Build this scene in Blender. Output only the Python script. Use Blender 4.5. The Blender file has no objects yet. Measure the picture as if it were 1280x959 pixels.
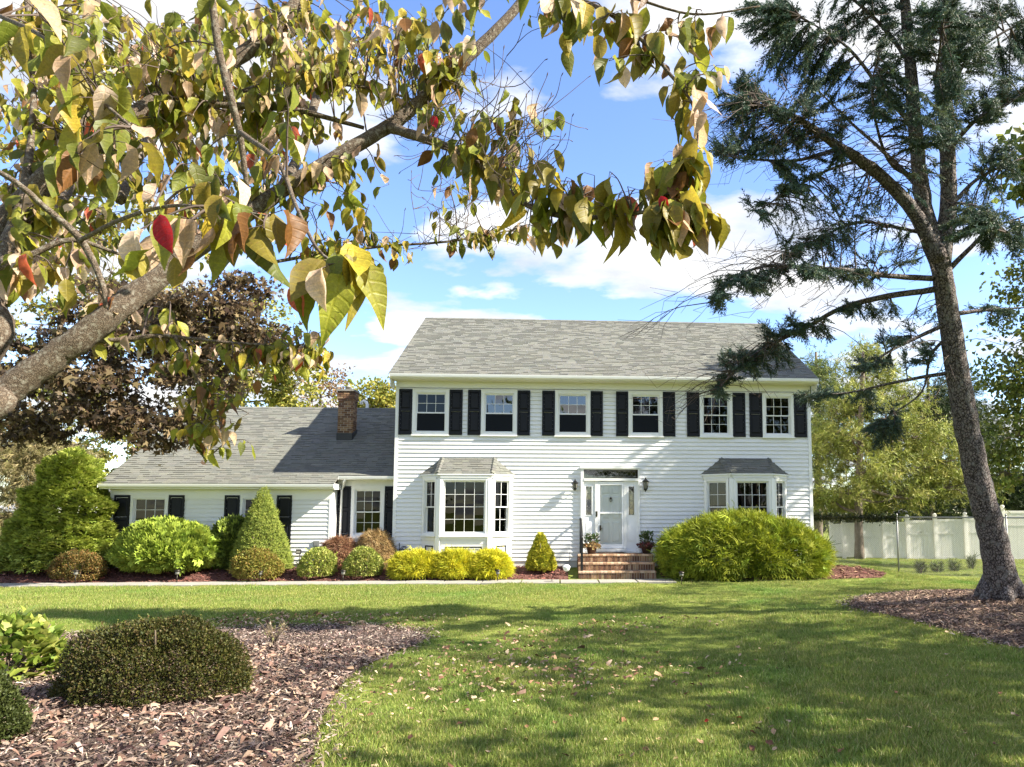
import bpy, math, random
import numpy as np
from mathutils import Vector, Matrix
random.seed(7)
RNG = np.random.default_rng(11)
PI = math.pi
SC = bpy.context.scene
COL = SC.collection

# ------------------------------------------------------------------ camera
FPX, CX, CY, TP, CAMH = 900.0, 757.0, 559.0, 0.09, 1.95
PITCH = math.atan(TP)
cam_d = bpy.data.cameras.new('camera')
cam = bpy.data.objects.new('camera', cam_d)
COL.objects.link(cam)
cam.location = (0, 0, CAMH)
cam.rotation_euler = (PI / 2 + PITCH, 0, 0)
cam_d.sensor_fit = 'HORIZONTAL'
cam_d.sensor_width = 36
cam_d.lens = FPX / 1280 * 36
cam_d.shift_x = -(CX - 640) / 1280
cam_d.shift_y = (CY - 479.5) / 1280
cam_d.clip_start = 0.05
cam_d.clip_end = 3000
SC.camera = cam

# ------------------------------------------------------------------ light
SUN = Vector((1.0147, -0.181, 0.80)).normalized()
EL = math.asin(SUN.z)
AZ = math.atan2(SUN.x, SUN.y)
sl = bpy.data.lights.new('sun', 'SUN')
sl.energy = 4.5
sl.angle = math.radians(0.5)
sl.color = (1.0, 0.93, 0.79)
so = bpy.data.objects.new('sun', sl)
COL.objects.link(so)
so.rotation_euler = (-SUN).to_track_quat('-Z', 'Y').to_euler()

W = bpy.data.worlds.new('World')
SC.world = W
W.use_nodes = True
wn, wl = W.node_tree.nodes, W.node_tree.links
wn.clear()
def N(tree, typ, **kw):
    n = tree.nodes.new(typ)
    for k, v in kw.items():
        if k.startswith('i_'):
            n.inputs[k[2:].replace('_', ' ')].default_value = v
        elif k.startswith('n_'):
            n.inputs[int(k[2:])].default_value = v
        else:
            setattr(n, k, v)
    return n
def ramp(tree, stops, interp='LINEAR'):
    r = tree.nodes.new('ShaderNodeValToRGB')
    r.color_ramp.interpolation = interp
    e = r.color_ramp.elements
    while len(e) < len(stops):
        e.new(0.5)
    for k, (p, c) in enumerate(stops):
        e[k].position = p
        e[k].color = (c, c, c, 1) if isinstance(c, (int, float)) else (*c, 1)
    return r
wt = W.node_tree
sky = N(wt, 'ShaderNodeTexSky', sky_type='NISHITA', sun_disc=False, sun_elevation=EL, sun_rotation=AZ)
sky.air_density = 1.0
sky.dust_density = 0.3
sky.ozone_density = 2.0
tc = N(wt, 'ShaderNodeTexCoord')
sep = N(wt, 'ShaderNodeSeparateXYZ')
wl.new(tc.outputs['Generated'], sep.inputs[0])
zc = N(wt, 'ShaderNodeMath', operation='MAXIMUM', n_1=0.0)
wl.new(sep.outputs['Z'], zc.inputs[0])
za = N(wt, 'ShaderNodeMath', operation='ADD', n_1=0.16)
wl.new(zc.outputs[0], za.inputs[0])
dx = N(wt, 'ShaderNodeMath', operation='DIVIDE')
dy = N(wt, 'ShaderNodeMath', operation='DIVIDE')
wl.new(sep.outputs['X'], dx.inputs[0]); wl.new(za.outputs[0], dx.inputs[1])
wl.new(sep.outputs['Y'], dy.inputs[0]); wl.new(za.outputs[0], dy.inputs[1])
cmb = N(wt, 'ShaderNodeCombineXYZ')
wl.new(dx.outputs[0], cmb.inputs[0]); wl.new(dy.outputs[0], cmb.inputs[1])
mp = N(wt, 'ShaderNodeMapping')
mp.inputs['Location'].default_value = (11.8, 3.1, 0)
mp.inputs['Scale'].default_value = (0.9, 1.25, 1)
wl.new(cmb.outputs[0], mp.inputs[0])
cn = N(wt, 'ShaderNodeTexNoise', i_Scale=1.75, i_Detail=10.0, i_Roughness=0.52, i_Distortion=0.12)
wl.new(mp.outputs[0], cn.inputs['Vector'])
cr = ramp(wt, [(0.0, 0.0), (0.48, 0.0), (0.525, 0.72), (0.58, 1.0)])
wl.new(cn.outputs['Fac'], cr.inputs[0])
cn2 = N(wt, 'ShaderNodeTexNoise', i_Scale=3.0, i_Detail=6.0, i_Roughness=0.6)
wl.new(mp.outputs[0], cn2.inputs['Vector'])
cc = ramp(wt, [(0.32, (1.5, 1.6, 1.78)), (0.48, (1.95, 1.98, 2.05)), (0.62, (2.6, 2.6, 2.6))])
wl.new(cn2.outputs['Fac'], cc.inputs[0])
# the air itself: a deeper, more saturated autumn blue
hs = N(wt, 'ShaderNodeHueSaturation', i_Hue=0.512, i_Saturation=1.12, i_Value=0.70)
wl.new(sky.outputs[0], hs.inputs['Color'])
mx = N(wt, 'ShaderNodeMix', data_type='RGBA')
wl.new(cr.outputs[0], mx.inputs['Factor'])
wl.new(hs.outputs[0], mx.inputs['A']); wl.new(cc.outputs[0], mx.inputs['B'])
bg = N(wt, 'ShaderNodeBackground', i_Strength=0.138)
wl.new(mx.outputs['Result'], bg.inputs['Color'])
wo = N(wt, 'ShaderNodeOutputWorld')
wl.new(bg.outputs[0], wo.inputs[0])

SC.view_settings.view_transform = 'Standard'
SC.view_settings.look = 'None'
SC.view_settings.gamma = 1
SC.view_settings.exposure = 2.0
SC.render.engine = 'CYCLES'
SC.cycles.use_denoising = True
SC.cycles.max_bounces = 7
SC.cycles.diffuse_bounces = 3
SC.cycles.glossy_bounces = 3
SC.cycles.transmission_bounces = 4
SC.cycles.transparent_max_bounces = 12
SC.cycles.caustics_reflective = False
SC.cycles.caustics_refractive = False

# ------------------------------------------------------------------ geometry of the view
FWD = np.array([0, math.cos(PITCH), math.sin(PITCH)])
UPV = np.array([0, -math.sin(PITCH), math.cos(PITCH)])
RGT = np.array([1.0, 0, 0])
CAMP = np.array([0, 0, CAMH])
def ray(px, py):
    return FWD * FPX + RGT * (px - CX) + UPV * (CY - py)
def at(px, py, Y):
    d = ray(px, py)
    return CAMP + d * (Y / d[1])
TH = math.atan(0.068)
EX = np.array([math.cos(TH), math.sin(TH), 0]); EY = np.array([-math.sin(TH), math.cos(TH), 0])
HA = at(765, 640, 22.4)
def plane_pt(px, py, v):
    d = ray(px, py)
    return CAMP + d * (((HA - CAMP) @ EY + v) / (d @ EY))
HO = plane_pt(490, 690, 0); HO[2] = 0
def F(px, py, v=0.0):
    q = plane_pt(px, py, v) - HO
    return float(q @ EX), float(q[2])
def fu(px, v=0.0, py=640): return F(px, py, v)[0]
def fz(px, py, v=0.0): return F(px, py, v)[1]
def hw(u, v, z=0.0):                     # house frame -> world
    return HO + EX * u + EY * v + np.array([0, 0, z])
def sstep(a, b, x):
    t = np.clip((x - a) / (b - a), 0, 1)
    return t * t * (3 - 2 * t)
SPX, SPY = 7.7, 14.0                     # foot of the big spruce
def zg(x, y):                            # height of the ground
    x = np.asarray(x, float); y = np.asarray(y, float)
    u = (x - HO[0]) * EX[0] + (y - HO[1]) * EX[1]
    v = (x - HO[0]) * EY[0] + (y - HO[1]) * EY[1]
    z = 0.26 * sstep(-1.65, -0.5, v) * sstep(17, 13.5, u) * sstep(20, 12, v)
    z = z + 0.30 * np.exp(-(((x - SPX) / 3.2) ** 2 + ((y - SPY) / 3.0) ** 2))
    z = z + 0.07 * np.exp(-(((x + 5.5) / 2.2) ** 2 + ((y - 9.5) / 2.4) ** 2))
    z = z + 0.025 * np.sin(x * 0.55 + 1) * np.cos(y * 0.47) * sstep(19.5, 17, y)
    return z
def gr(px, py):                          # pixel -> point on the ground
    d = ray(px, py); z = 0.0
    for _ in range(12):
        q = CAMP + d * ((z - CAMH) / d[2])
        z = float(zg(q[0], q[1]))
    return q

# ------------------------------------------------------------------ helpers
def lin(r, g, b):
    f = lambda c: c / 12.92 if c <= 0.04045 else ((c + 0.055) / 1.055) ** 2.4
    return tuple(f(c / 255) for c in (r, g, b))
def norm(v):
    v = np.asarray(v, float)
    return v / (np.linalg.norm(v, axis=-1, keepdims=True) + 1e-12)

class MB:
    def __init__(self):
        self.v, self.f, self.c, self.s = [], [], [], []
        self.col = (1, 1, 1); self.M = None; self.uv = None
    def add(self, vs, fs, smooth=False):
        b = len(self.v)
        for p in vs:
            p = Vector(p)
            self.v.append(tuple(self.M @ p) if self.M is not None else tuple(p))
            self.c.append(self.col)
        for q in fs:
            self.f.append(tuple(b + i for i in q)); self.s.append(smooth)
    def quad(self, a, b, c, d): self.add([a, b, c, d], [(0, 1, 2, 3)])
    def box(self, x0, x1, y0, y1, z0, z1):
        v = [(x, y, z) for z in (z0, z1) for y in (y0, y1) for x in (x0, x1)]
        self.add(v, [(0, 2, 3, 1), (4, 5, 7, 6), (0, 1, 5, 4), (2, 6, 7, 3), (0, 4, 6, 2), (1, 3, 7, 5)])
    def obox(self, c, ax, ay, az):
        c, ax, ay, az = (np.array(q, float) for q in (c, ax, ay, az))
        v = [c + ax * i + ay * j + az * k for k in (-1, 1) for j in (-1, 1) for i in (-1, 1)]
        self.add(v, [(0, 2, 3, 1), (4, 5, 7, 6), (0, 1, 5, 4), (2, 6, 7, 3), (0, 4, 6, 2), (1, 3, 7, 5)])
    def prism(self, poly, y0, y1):         # poly in x,z extruded along y
        n = len(poly)
        v = [(x, y0, z) for x, z in poly] + [(x, y1, z) for x, z in poly]
        self.add(v, [tuple(range(n)), tuple(range(2 * n - 1, n - 1, -1))] + [(i, i + n, (i + 1) % n + n, (i + 1) % n) for i in range(n)])
    def prism_z(self, poly, z0, z1):       # poly in x,y extruded along z
        n = len(poly)
        v = [(x, y, z0) for x, y in poly] + [(x, y, z1) for x, y in poly]
        self.add(v, [tuple(range(n - 1, -1, -1)), tuple(range(n, 2 * n))] + [(i, (i + 1) % n, (i + 1) % n + n, i + n) for i in range(n)])
    def tube(self, pts, rad, n=8, cap=True, bump=0.0):
        pts = np.array(pts, float); m = len(pts)
        rad = np.broadcast_to(np.asarray(rad, float), (m,))
        t = norm(np.gradient(pts, axis=0))
        ref = np.array([0.31, 0.17, 0.93]) if abs(t[0, 2]) < 0.9 else np.array([1.0, 0.1, 0])
        a = norm(np.cross(t, ref)); b = np.cross(t, a)
        ang = np.arange(n) * 2 * PI / n
        ring = pts[:, None, :] + rad[:, None, None] * (np.cos(ang)[None, :, None] * a[:, None, :] + np.sin(ang)[None, :, None] * b[:, None, :])
        if bump:
            ring = ring + (ring - pts[:, None, :]) * RNG.uniform(-bump, bump, (m, n, 1))
        v = list(map(tuple, ring.reshape(-1, 3)))
        f = [(i * n + j, i * n + (j + 1) % n, (i + 1) * n + (j + 1) % n, (i + 1) * n + j) for i in range(m - 1) for j in range(n)]
        if cap:
            f += [tuple(range(n - 1, -1, -1)), tuple((m - 1) * n + j for j in range(n))]
        self.add(v, f, True)
    def lathe(self, prof, n=16, c=(0, 0, 0), smooth=True):
        v, f = [], []
        for r, z in prof:
            for j in range(n):
                a = 2 * PI * j / n
                v.append((c[0] + r * math.cos(a), c[1] + r * math.sin(a), c[2] + z))
        for i in range(len(prof) - 1):
            for j in range(n):
                f.append((i * n + j, i * n + (j + 1) % n, (i + 1) * n + (j + 1) % n, (i + 1) * n + j))
        f += [tuple(range(n - 1, -1, -1)), tuple((len(prof) - 1) * n + j for j in range(n))]
        self.add(v, f, smooth)
    def build(self, name, mat, parent=None, **kw):
        me = bpy.data.meshes.new(name)
        me.from_pydata(self.v, [], self.f)
        me.polygons.foreach_set('use_smooth', self.s)
        at_ = me.attributes.new('Col', 'FLOAT_COLOR', 'POINT')
        c = np.ones((len(self.v), 4), np.float32)
        if self.v: c[:, :3] = np.array(self.c)
        at_.data.foreach_set('color', c.ravel())
        me.materials.append(mat)
        me.update()
        return link(name, me, parent, **kw)
def link(name, me, parent=None, **kw):
    o = bpy.data.objects.new(name, me)
    COL.objects.link(o)
    if parent is not None: o.parent = parent
    for k, v in kw.items(): o[k] = v
    return o
def thing(name, label, cat, loc=(0, 0, 0), rz=0.0, group=None):
    o = bpy.data.objects.new(name, None)
    o.empty_display_size = 0.2
    COL.objects.link(o)
    o.location = loc; o.rotation_euler = (0, 0, rz)
    o['label'] = label; o['category'] = cat
    if group: o['group'] = group
    return o
def tag(o, label, cat, group=None):
    o['label'] = label; o['category'] = cat
    if group: o['group'] = group
    return o

def batch_mesh(name, tv, tf, T, R, S, C, mat, uv=None, smooth=False):
    """one mesh out of many copies of a small template: T (n,3), R (n,3,3) columns = axes, S (n,) or (n,3), C (n,3)"""
    tv = np.asarray(tv, np.float32); n = len(T); k = len(tv)
    S = np.asarray(S, np.float32)
    if S.ndim == 1: S = np.repeat(S[:, None], 3, 1)
    loc = tv[None] * S[:, None, :]
    co = np.einsum('nij,nkj->nki', R.astype(np.float32), loc) + T[:, None, :].astype(np.float32)
    lens = np.array([len(q) for q in tf]); flat = np.concatenate([np.array(q) for q in tf])
    loops = (flat[None] + (np.arange(n) * k)[:, None]).ravel()
    starts1 = np.concatenate([[0], np.cumsum(lens)[:-1]])
    starts = (starts1[None] + (np.arange(n) * lens.sum())[:, None]).ravel()
    me = bpy.data.meshes.new(name)
    me.vertices.add(n * k); me.vertices.foreach_set('co', co.astype(np.float32).ravel())
    me.loops.add(len(loops)); me.loops.foreach_set('vertex_index', loops.astype(np.int32))
    me.polygons.add(len(starts)); me.polygons.foreach_set('loop_start', starts.astype(np.int32))
    me.update(calc_edges=True)
    if smooth: me.polygons.foreach_set('use_smooth', np.ones(len(starts), bool))
    a = me.attributes.new('Col', 'FLOAT_COLOR', 'POINT')
    c = np.ones((n, k, 4), np.float32); c[:, :, :3] = np.asarray(C, np.float32)[:, None, :] if np.ndim(C) == 2 else C
    a.data.foreach_set('color', c.ravel())
    if uv is not None:
        ua = me.attributes.new('LeafUV', 'FLOAT_VECTOR', 'POINT')
        u3 = np.zeros((n, k, 3), np.float32); u3[:, :, :2] = np.asarray(uv, np.float32)[None]
        ua.data.foreach_set('vector', u3.ravel())
    me.materials.append(mat)
    return me
def frames(z, spin=None):
    """rotation matrices whose +y axis follows the given directions, spun at random about them"""
    y = norm(z); n = len(y)
    ref = norm(RNG.normal(size=(n, 3)))
    x = norm(np.cross(y, ref)); w = np.cross(x, y)
    return np.stack([x, y, w], axis=2)
def frames_up(d, up):
    """+y along d, +z as near as may be to up"""
    y = norm(d)
    x = norm(np.cross(y, up)); z = np.cross(x, y)
    return np.stack([x, y, z], axis=2)
def pal(n, cols, jit=0.15, w=None):
    cols = np.array(cols, float)
    i = RNG.choice(len(cols), n, p=None if w is None else np.array(w) / np.sum(w))
    c = cols[i] * (1 + RNG.normal(0, jit, (n, 1)))
    c = c * (1 + RNG.normal(0, jit * 0.2, (n, 3)))
    return np.clip(c, 0.003, 0.95)
def smooth_noise(p, s, k=6, seed=0):
    r = np.random.default_rng(seed); o = np.zeros(len(p))
    for i in range(k):
        d = r.normal(size=3); d /= np.linalg.norm(d)
        o += np.sin(p @ d * s * (0.6 + 0.35 * i) + r.uniform(0, 6.28)) / (1 + 0.35 * i)
    return o / 2.2
def spline(pts, per=6):
    P = np.array(pts, float)
    P = np.vstack([2 * P[0] - P[1], P, 2 * P[-1] - P[-2]])
    out = []
    for i in range(1, len(P) - 2):
        for t in np.arange(per) / per:
            a, b, c, d = P[i - 1], P[i], P[i + 1], P[i + 2]
            out.append(0.5 * (2 * b + (c - a) * t + (2 * a - 5 * b + 4 * c - d) * t * t + (3 * b - a - 3 * c + d) * t ** 3))
    out.append(P[-2])
    return np.array(out)

# ------------------------------------------------------------------ materials
def mat(name, col=(0.5, 0.5, 0.5), rough=0.6, attr=False, noise=0.0, nscale=8.0, bump=0.0, bscale=40.0, metal=0.0, spec=0.5,
        transl=0.0, world=False, coat=0.0):
    m = bpy.data.materials.new(name); m.use_nodes = True
    t = m.node_tree; nd = t.nodes; L = t.links
    b = nd['Principled BSDF']; out = nd['Material Output']
    b.inputs['Roughness'].default_value = rough
    b.inputs['Metallic'].default_value = metal
    b.inputs['Specular IOR Level'].default_value = spec
    b.inputs['Coat Weight'].default_value = coat
    if attr:
        a = N(t, 'ShaderNodeAttribute', attribute_name='Col'); c = a.outputs['Color']
    else:
        r = N(t, 'ShaderNodeRGB'); r.outputs[0].default_value = (*col, 1); c = r.outputs[0]
    if world:
        vec = N(t, 'ShaderNodeNewGeometry').outputs['Position']
    else:
        vec = N(t, 'ShaderNodeTexCoord').outputs['Object']
    if noise:
        n1 = N(t, 'ShaderNodeTexNoise', i_Scale=nscale, i_Detail=6.0, i_Roughness=0.62)
        L.new(vec, n1.inputs['Vector'])
        mr = N(t, 'ShaderNodeMapRange', n_1=0.25, n_2=0.75, n_3=1 - noise, n_4=1 + noise)
        L.new(n1.outputs['Fac'], mr.inputs[0])
        mm = N(t, 'ShaderNodeMix', data_type='RGBA', blend_type='MULTIPLY'); mm.inputs['Factor'].default_value = 1
        L.new(c, mm.inputs['A']); L.new(mr.outputs[0], mm.inputs['B']); c = mm.outputs['Result']
    L.new(c, b.inputs['Base Color'])
    if bump:
        n2 = N(t, 'ShaderNodeTexNoise', i_Scale=bscale, i_Detail=5.0, i_Roughness=0.65)
        L.new(vec, n2.inputs['Vector'])
        bp = N(t, 'ShaderNodeBump', i_Strength=bump, i_Distance=0.02)
        L.new(n2.outputs['Fac'], bp.inputs['Height']); L.new(bp.outputs[0], b.inputs['Normal'])
    if transl:
        tr = N(t, 'ShaderNodeBsdfTranslucent'); L.new(c, tr.inputs[0])
        ms = N(t, 'ShaderNodeMixShader'); ms.inputs[0].default_value = transl
        L.new(b.outputs[0], ms.inputs[1]); L.new(tr.outputs[0], ms.inputs[2]); L.new(ms.outputs[0], out.inputs[0])
    return m
def bark_mat(name, c1, c2, scale=(9, 9, 3), strength=0.9, patch=None):
    m = bpy.data.materials.new(name); m.use_nodes = True
    t = m.node_tree; L = t.links; b = t.nodes['Principled BSDF']
    b.inputs['Roughness'].default_value = 0.9; b.inputs['Specular IOR Level'].default_value = 0.2
    vec = N(t, 'ShaderNodeTexCoord').outputs['Object']
    mpn = N(t, 'ShaderNodeMapping'); mpn.inputs['Scale'].default_value = scale; L.new(vec, mpn.inputs[0])
    n0 = N(t, 'ShaderNodeTexNoise', i_Scale=1.5, i_Detail=4.0); L.new(mpn.outputs[0], n0.inputs['Vector'])
    av = N(t, 'ShaderNodeVectorMath', operation='MULTIPLY_ADD'); L.new(n0.outputs['Color'], av.inputs[0]); av.inputs[1].default_value = (0.9, 0.9, 0.9); L.new(mpn.outputs[0], av.inputs[2])
    v = N(t, 'ShaderNodeTexVoronoi', feature='DISTANCE_TO_EDGE', i_Scale=1.6); L.new(av.outputs[0], v.inputs['Vector'])
    n = N(t, 'ShaderNodeTexNoise', i_Scale=3.5, i_Detail=9.0, i_Roughness=0.7); L.new(mpn.outputs[0], n.inputs['Vector'])
    r1 = ramp(t, [(0.0, 0.0), (0.18, 1.0)]); L.new(v.outputs['Distance'], r1.inputs[0])
    mu = N(t, 'ShaderNodeMath', operation='MULTIPLY'); L.new(r1.outputs[0], mu.inputs[0]); L.new(n.outputs['Fac'], mu.inputs[1])
    cr_ = ramp(t, [(0.12, c1), (0.62, c2)]); L.new(mu.outputs[0], cr_.inputs[0]); c = cr_.outputs[0]
    if patch:
        n3 = N(t, 'ShaderNodeTexNoise', i_Scale=0.7, i_Detail=5.0); L.new(mpn.outputs[0], n3.inputs['Vector'])
        r3 = ramp(t, [(0.52, 0.0), (0.66, 0.75)]); L.new(n3.outputs['Fac'], r3.inputs[0])
        mm = N(t, 'ShaderNodeMix', data_type='RGBA'); L.new(r3.outputs[0], mm.inputs['Factor']); L.new(c, mm.inputs['A']); mm.inputs['B'].default_value = (*patch, 1)
        c = mm.outputs['Result']
    L.new(c, b.inputs['Base Color'])
    bp = N(t, 'ShaderNodeBump', i_Strength=strength, i_Distance=0.03); L.new(mu.outputs[0], bp.inputs['Height']); L.new(bp.outputs[0], b.inputs['Normal'])
    return m
def glass_mat(name, ior=2.3, tint=(0.75, 0.8, 0.8)):
    m = bpy.data.materials.new(name); m.use_nodes = True
    t = m.node_tree; L = t.links; t.nodes.clear()
    tr = N(t, 'ShaderNodeBsdfTransparent'); tr.inputs[0].default_value = (*tint, 1)
    g = N(t, 'ShaderNodeBsdfGlossy', i_Roughness=0.008)
    fr = N(t, 'ShaderNodeFresnel', i_IOR=ior)
    tcn = N(t, 'ShaderNodeTexCoord'); nz = N(t, 'ShaderNodeTexNoise', i_Scale=1.4, i_Detail=1.0); L.new(tcn.outputs['Object'], nz.inputs['Vector'])
    bp = N(t, 'ShaderNodeBump', i_Strength=0.03, i_Distance=0.05); L.new(nz.outputs['Fac'], bp.inputs['Height']); L.new(bp.outputs[0], g.inputs['Normal'])
    ms = N(t, 'ShaderNodeMixShader'); L.new(fr.outputs[0], ms.inputs[0]); L.new(tr.outputs[0], ms.inputs[1]); L.new(g.outputs[0], ms.inputs[2])
    o = N(t, 'ShaderNodeOutputMaterial'); L.new(ms.outputs[0], o.inputs[0])
    return m

M = {}
M['siding'] = mat('vinyl_siding', (0.71, 0.71, 0.70), 0.45, noise=0.05, nscale=1.1, bump=0.05, bscale=6, world=True)
M['trim'] = mat('white_trim', (0.76, 0.76, 0.74), 0.4, noise=0.025, nscale=3)
M['soffit'] = mat('cream_soffit', (0.74, 0.72, 0.62), 0.5, noise=0.03)
M['shutter'] = mat('black_shutter', (0.007, 0.008, 0.012), 0.55, noise=0.15, nscale=12, spec=0.25)
M['shingle'] = mat('shingle', rough=0.95, attr=True, noise=0.12, nscale=30, bump=0.5, bscale=160, spec=0.2)
M['flash'] = mat('dark_flashing', (0.03, 0.032, 0.035), 0.5, noise=0.2)
M['brick'] = mat('brick', rough=0.9, attr=True, noise=0.22, nscale=25, bump=0.4, bscale=80, spec=0.2)
M['mortar'] = mat('mortar', (0.42, 0.38, 0.32), 0.95, noise=0.2, nscale=15, bump=0.3, bscale=90, spec=0.1)
M['found'] = mat('painted_foundation', (0.55, 0.55, 0.54), 0.8, noise=0.12, nscale=5, bump=0.2)
M['glass'] = glass_mat('window_glass', 1.42, (0.42, 0.44, 0.43))
M['skyglass'] = glass_mat('reflective_glass', 2.3, (0.35, 0.37, 0.37))  # reflectance raised on chosen upper sashes to strengthen the sky's reflection
M['storm'] = glass_mat('storm_glass', 1.2, (0.97, 0.98, 0.98))
M['leaded'] = glass_mat('leaded_glass', 2.0, (0.5, 0.55, 0.5))
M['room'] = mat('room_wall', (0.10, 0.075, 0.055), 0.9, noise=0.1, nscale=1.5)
M['curtain'] = mat('sheer_curtain', (0.68, 0.66, 0.58), 0.9, noise=0.1, nscale=4)
M['screen'] = mat('insect_screen', (0.010, 0.012, 0.016), 0.8, noise=0.1, nscale=50, spec=0.08)
M['blackmetal'] = mat('black_iron', (0.01, 0.01, 0.012), 0.4, noise=0.2, nscale=20, metal=0.3)
M['bronze'] = mat('dark_bronze', (0.035, 0.03, 0.024), 0.4, metal=0.7, noise=0.2)
M['door'] = mat('white_door', (0.78, 0.79, 0.80), 0.35, noise=0.02, nscale=3)
M['lampglass'] = mat('lamp_glass', (0.17, 0.165, 0.14), 0.15, noise=0.05, spec=0.6)
M['steel'] = mat('galvanised', (0.26, 0.26, 0.25), 0.5, metal=0.5, noise=0.15, nscale=30)
M['vinyl'] = mat('white_vinyl', (0.90, 0.88, 0.84), 0.4, noise=0.03, nscale=1.2, transl=0.45)
M['plasticwhite'] = mat('white_plastic', (0.8, 0.8, 0.8), 0.4, noise=0.03)
M['concrete'] = mat('concrete', (0.25, 0.235, 0.205), 0.9, noise=0.2, nscale=4, bump=0.25, bscale=60)
M['rubber'] = mat('mat_fibre', (0.06, 0.035, 0.025), 0.95, noise=0.3, nscale=40, bump=0.5, bscale=200)
M['pot'] = mat('dark_pot', (0.05, 0.025, 0.018), 0.5, noise=0.2, nscale=10)
M['chip'] = mat('bark_chip', rough=0.9, attr=True, noise=0.25, nscale=25, world=True, spec=0.2)
M['leaf'] = mat('leaf', rough=0.55, attr=True, transl=0.38, spec=0.3)
M['needle'] = mat('needle', rough=0.6, attr=True, transl=0.2, spec=0.3)
M['scale'] = mat('scale_foliage', rough=0.65, attr=True, transl=0.25, spec=0.25)
M['stem'] = mat('stem', (0.10, 0.075, 0.05), 0.9, noise=0.25, nscale=12)
M['twig'] = mat('twig', (0.075, 0.052, 0.04), 0.85, noise=0.25, nscale=30)
M['barkdog'] = bark_mat('dogwood_bark', (0.05, 0.036, 0.026), (0.17, 0.13, 0.095), (75, 75, 75), 0.45, (0.24, 0.22, 0.18))
M['barkspruce'] = bark_mat('spruce_bark', (0.035, 0.028, 0.027), (0.27, 0.225, 0.21), (15, 15, 9.5), 1.0, (0.22, 0.21, 0.20))
M['barkfar'] = mat('bark', (0.14, 0.11, 0.085), 0.95, noise=0.35, nscale=6, bump=0.5, bscale=20)
M['petal'] = mat('petal', rough=0.6, attr=True, transl=0.3)
# ================================================================== ground
def lawn_mat():
    m = bpy.data.materials.new('lawn_soil'); m.use_nodes = True
    t = m.node_tree; L = t.links; b = t.nodes['Principled BSDF']
    b.inputs['Roughness'].default_value = 1.0; b.inputs['Specular IOR Level'].default_value = 0.0
    g = N(t, 'ShaderNodeNewGeometry')
    n = N(t, 'ShaderNodeTexNoise', i_Scale=0.35, i_Detail=8.0, i_Roughness=0.65); L.new(g.outputs['Position'], n.inputs['Vector'])
    n2 = N(t, 'ShaderNodeTexNoise', i_Scale=14.0, i_Detail=6.0, i_Roughness=0.7); L.new(g.outputs['Position'], n2.inputs['Vector'])
    r = ramp(t, [(0.3, (0.13, 0.165, 0.04)), (0.55, (0.18, 0.21, 0.05)), (0.75, (0.28, 0.25, 0.11))]); L.new(n.outputs['Fac'], r.inputs[0])
    mr = N(t, 'ShaderNodeMapRange', n_1=0.3, n_2=0.7, n_3=0.5, n_4=1.3); L.new(n2.outputs['Fac'], mr.inputs[0])
    mm = N(t, 'ShaderNodeMix', data_type='RGBA', blend_type='MULTIPLY'); mm.inputs['Factor'].default_value = 1
    L.new(r.outputs[0], mm.inputs['A']); L.new(mr.outputs[0], mm.inputs['B']); L.new(mm.outputs['Result'], b.inputs['Base Color'])
    bp = N(t, 'ShaderNodeBump', i_Strength=0.6, i_Distance=0.03); L.new(n2.outputs['Fac'], bp.inputs['Height']); L.new(bp.outputs[0], b.inputs['Normal'])
    return m
M['lawn'] = lawn_mat()
def grid_ground():
    xs = np.concatenate([[-900, -300, -120, -60, -40], np.arange(-30, 30.1, 0.5), [40, 60, 120, 300, 900]])
    ys = np.concatenate([[-500, -150, -60, -30, -12], np.arange(-6, 46.1, 0.5), [60, 90, 160, 400, 1200]])
    X, Y = np.meshgrid(xs, ys); Z = zg(X, Y)
    v = np.stack([X, Y, Z], -1).reshape(-1, 3); nx, ny = len(xs), len(ys)
    f = [(j * nx + i, j * nx + i + 1, (j + 1) * nx + i + 1, (j + 1) * nx + i) for j in range(ny - 1) for i in range(nx - 1)]
    b = MB(); b.add(v, f, True); return b.build('ground', M['lawn'], kind='structure')
grid_ground()

def inside(poly, x, y):
    poly = np.array(poly); r = np.zeros(len(x), bool); n = len(poly)
    for i in range(n):
        x0, y0 = poly[i]; x1, y1 = poly[(i + 1) % n]
        c = ((y0 > y) != (y1 > y)) & (x < (x1 - x0) * (y - y0) / (y1 - y0 + 1e-12) + x0)
        r ^= c
    return r
def smooth_poly(p, per=8):
    P = np.array(p, float); n = len(P); out = []
    for i in range(n):
        a, b, c, d = P[i - 1], P[i], P[(i + 1) % n], P[(i + 2) % n]
        for t in np.arange(per) / per:
            out.append(0.5 * (2 * b + (c - a) * t + (2 * a - 5 * b + 4 * c - d) * t * t + (3 * b - a - 3 * c + d) * t ** 3))
    return np.array(out)
# outlines of the three mulch beds, in metres
B1 = smooth_poly([(-13.5, 11.2), (-9.6, 11.5), (-7.7, 11.55), (-5.9, 12.3), (-4.4, 12.6), (-3.2, 12.1), (-2.75, 11.2), (-2.9, 10.0), (-3.0, 8.9), (-2.85, 7.8), (-2.55, 6.6), (-2.2, 5.4), (-2.4, 4.0), (-6, 3.5), (-13, 4.0)])
B2 = smooth_poly([(4.75, 14.0), (5.0, 13.0), (5.35, 11.9), (5.7, 10.4), (6.5, 8.6), (9, 8.0), (13, 10), (14, 15), (10.6, 17.0), (8.5, 16.6), (6.2, 15.9), (5.1, 15.0)])
h2 = lambda u, v: tuple(hw(u, v)[:2])
B3 = np.array([h2(-13, -1.58), h2(-6, -1.58), h2(-1, -1.56), h2(4.9, -1.56), h2(5.3, -1.56), h2(5.3, 0.4), h2(-13, 0.4)])
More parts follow.
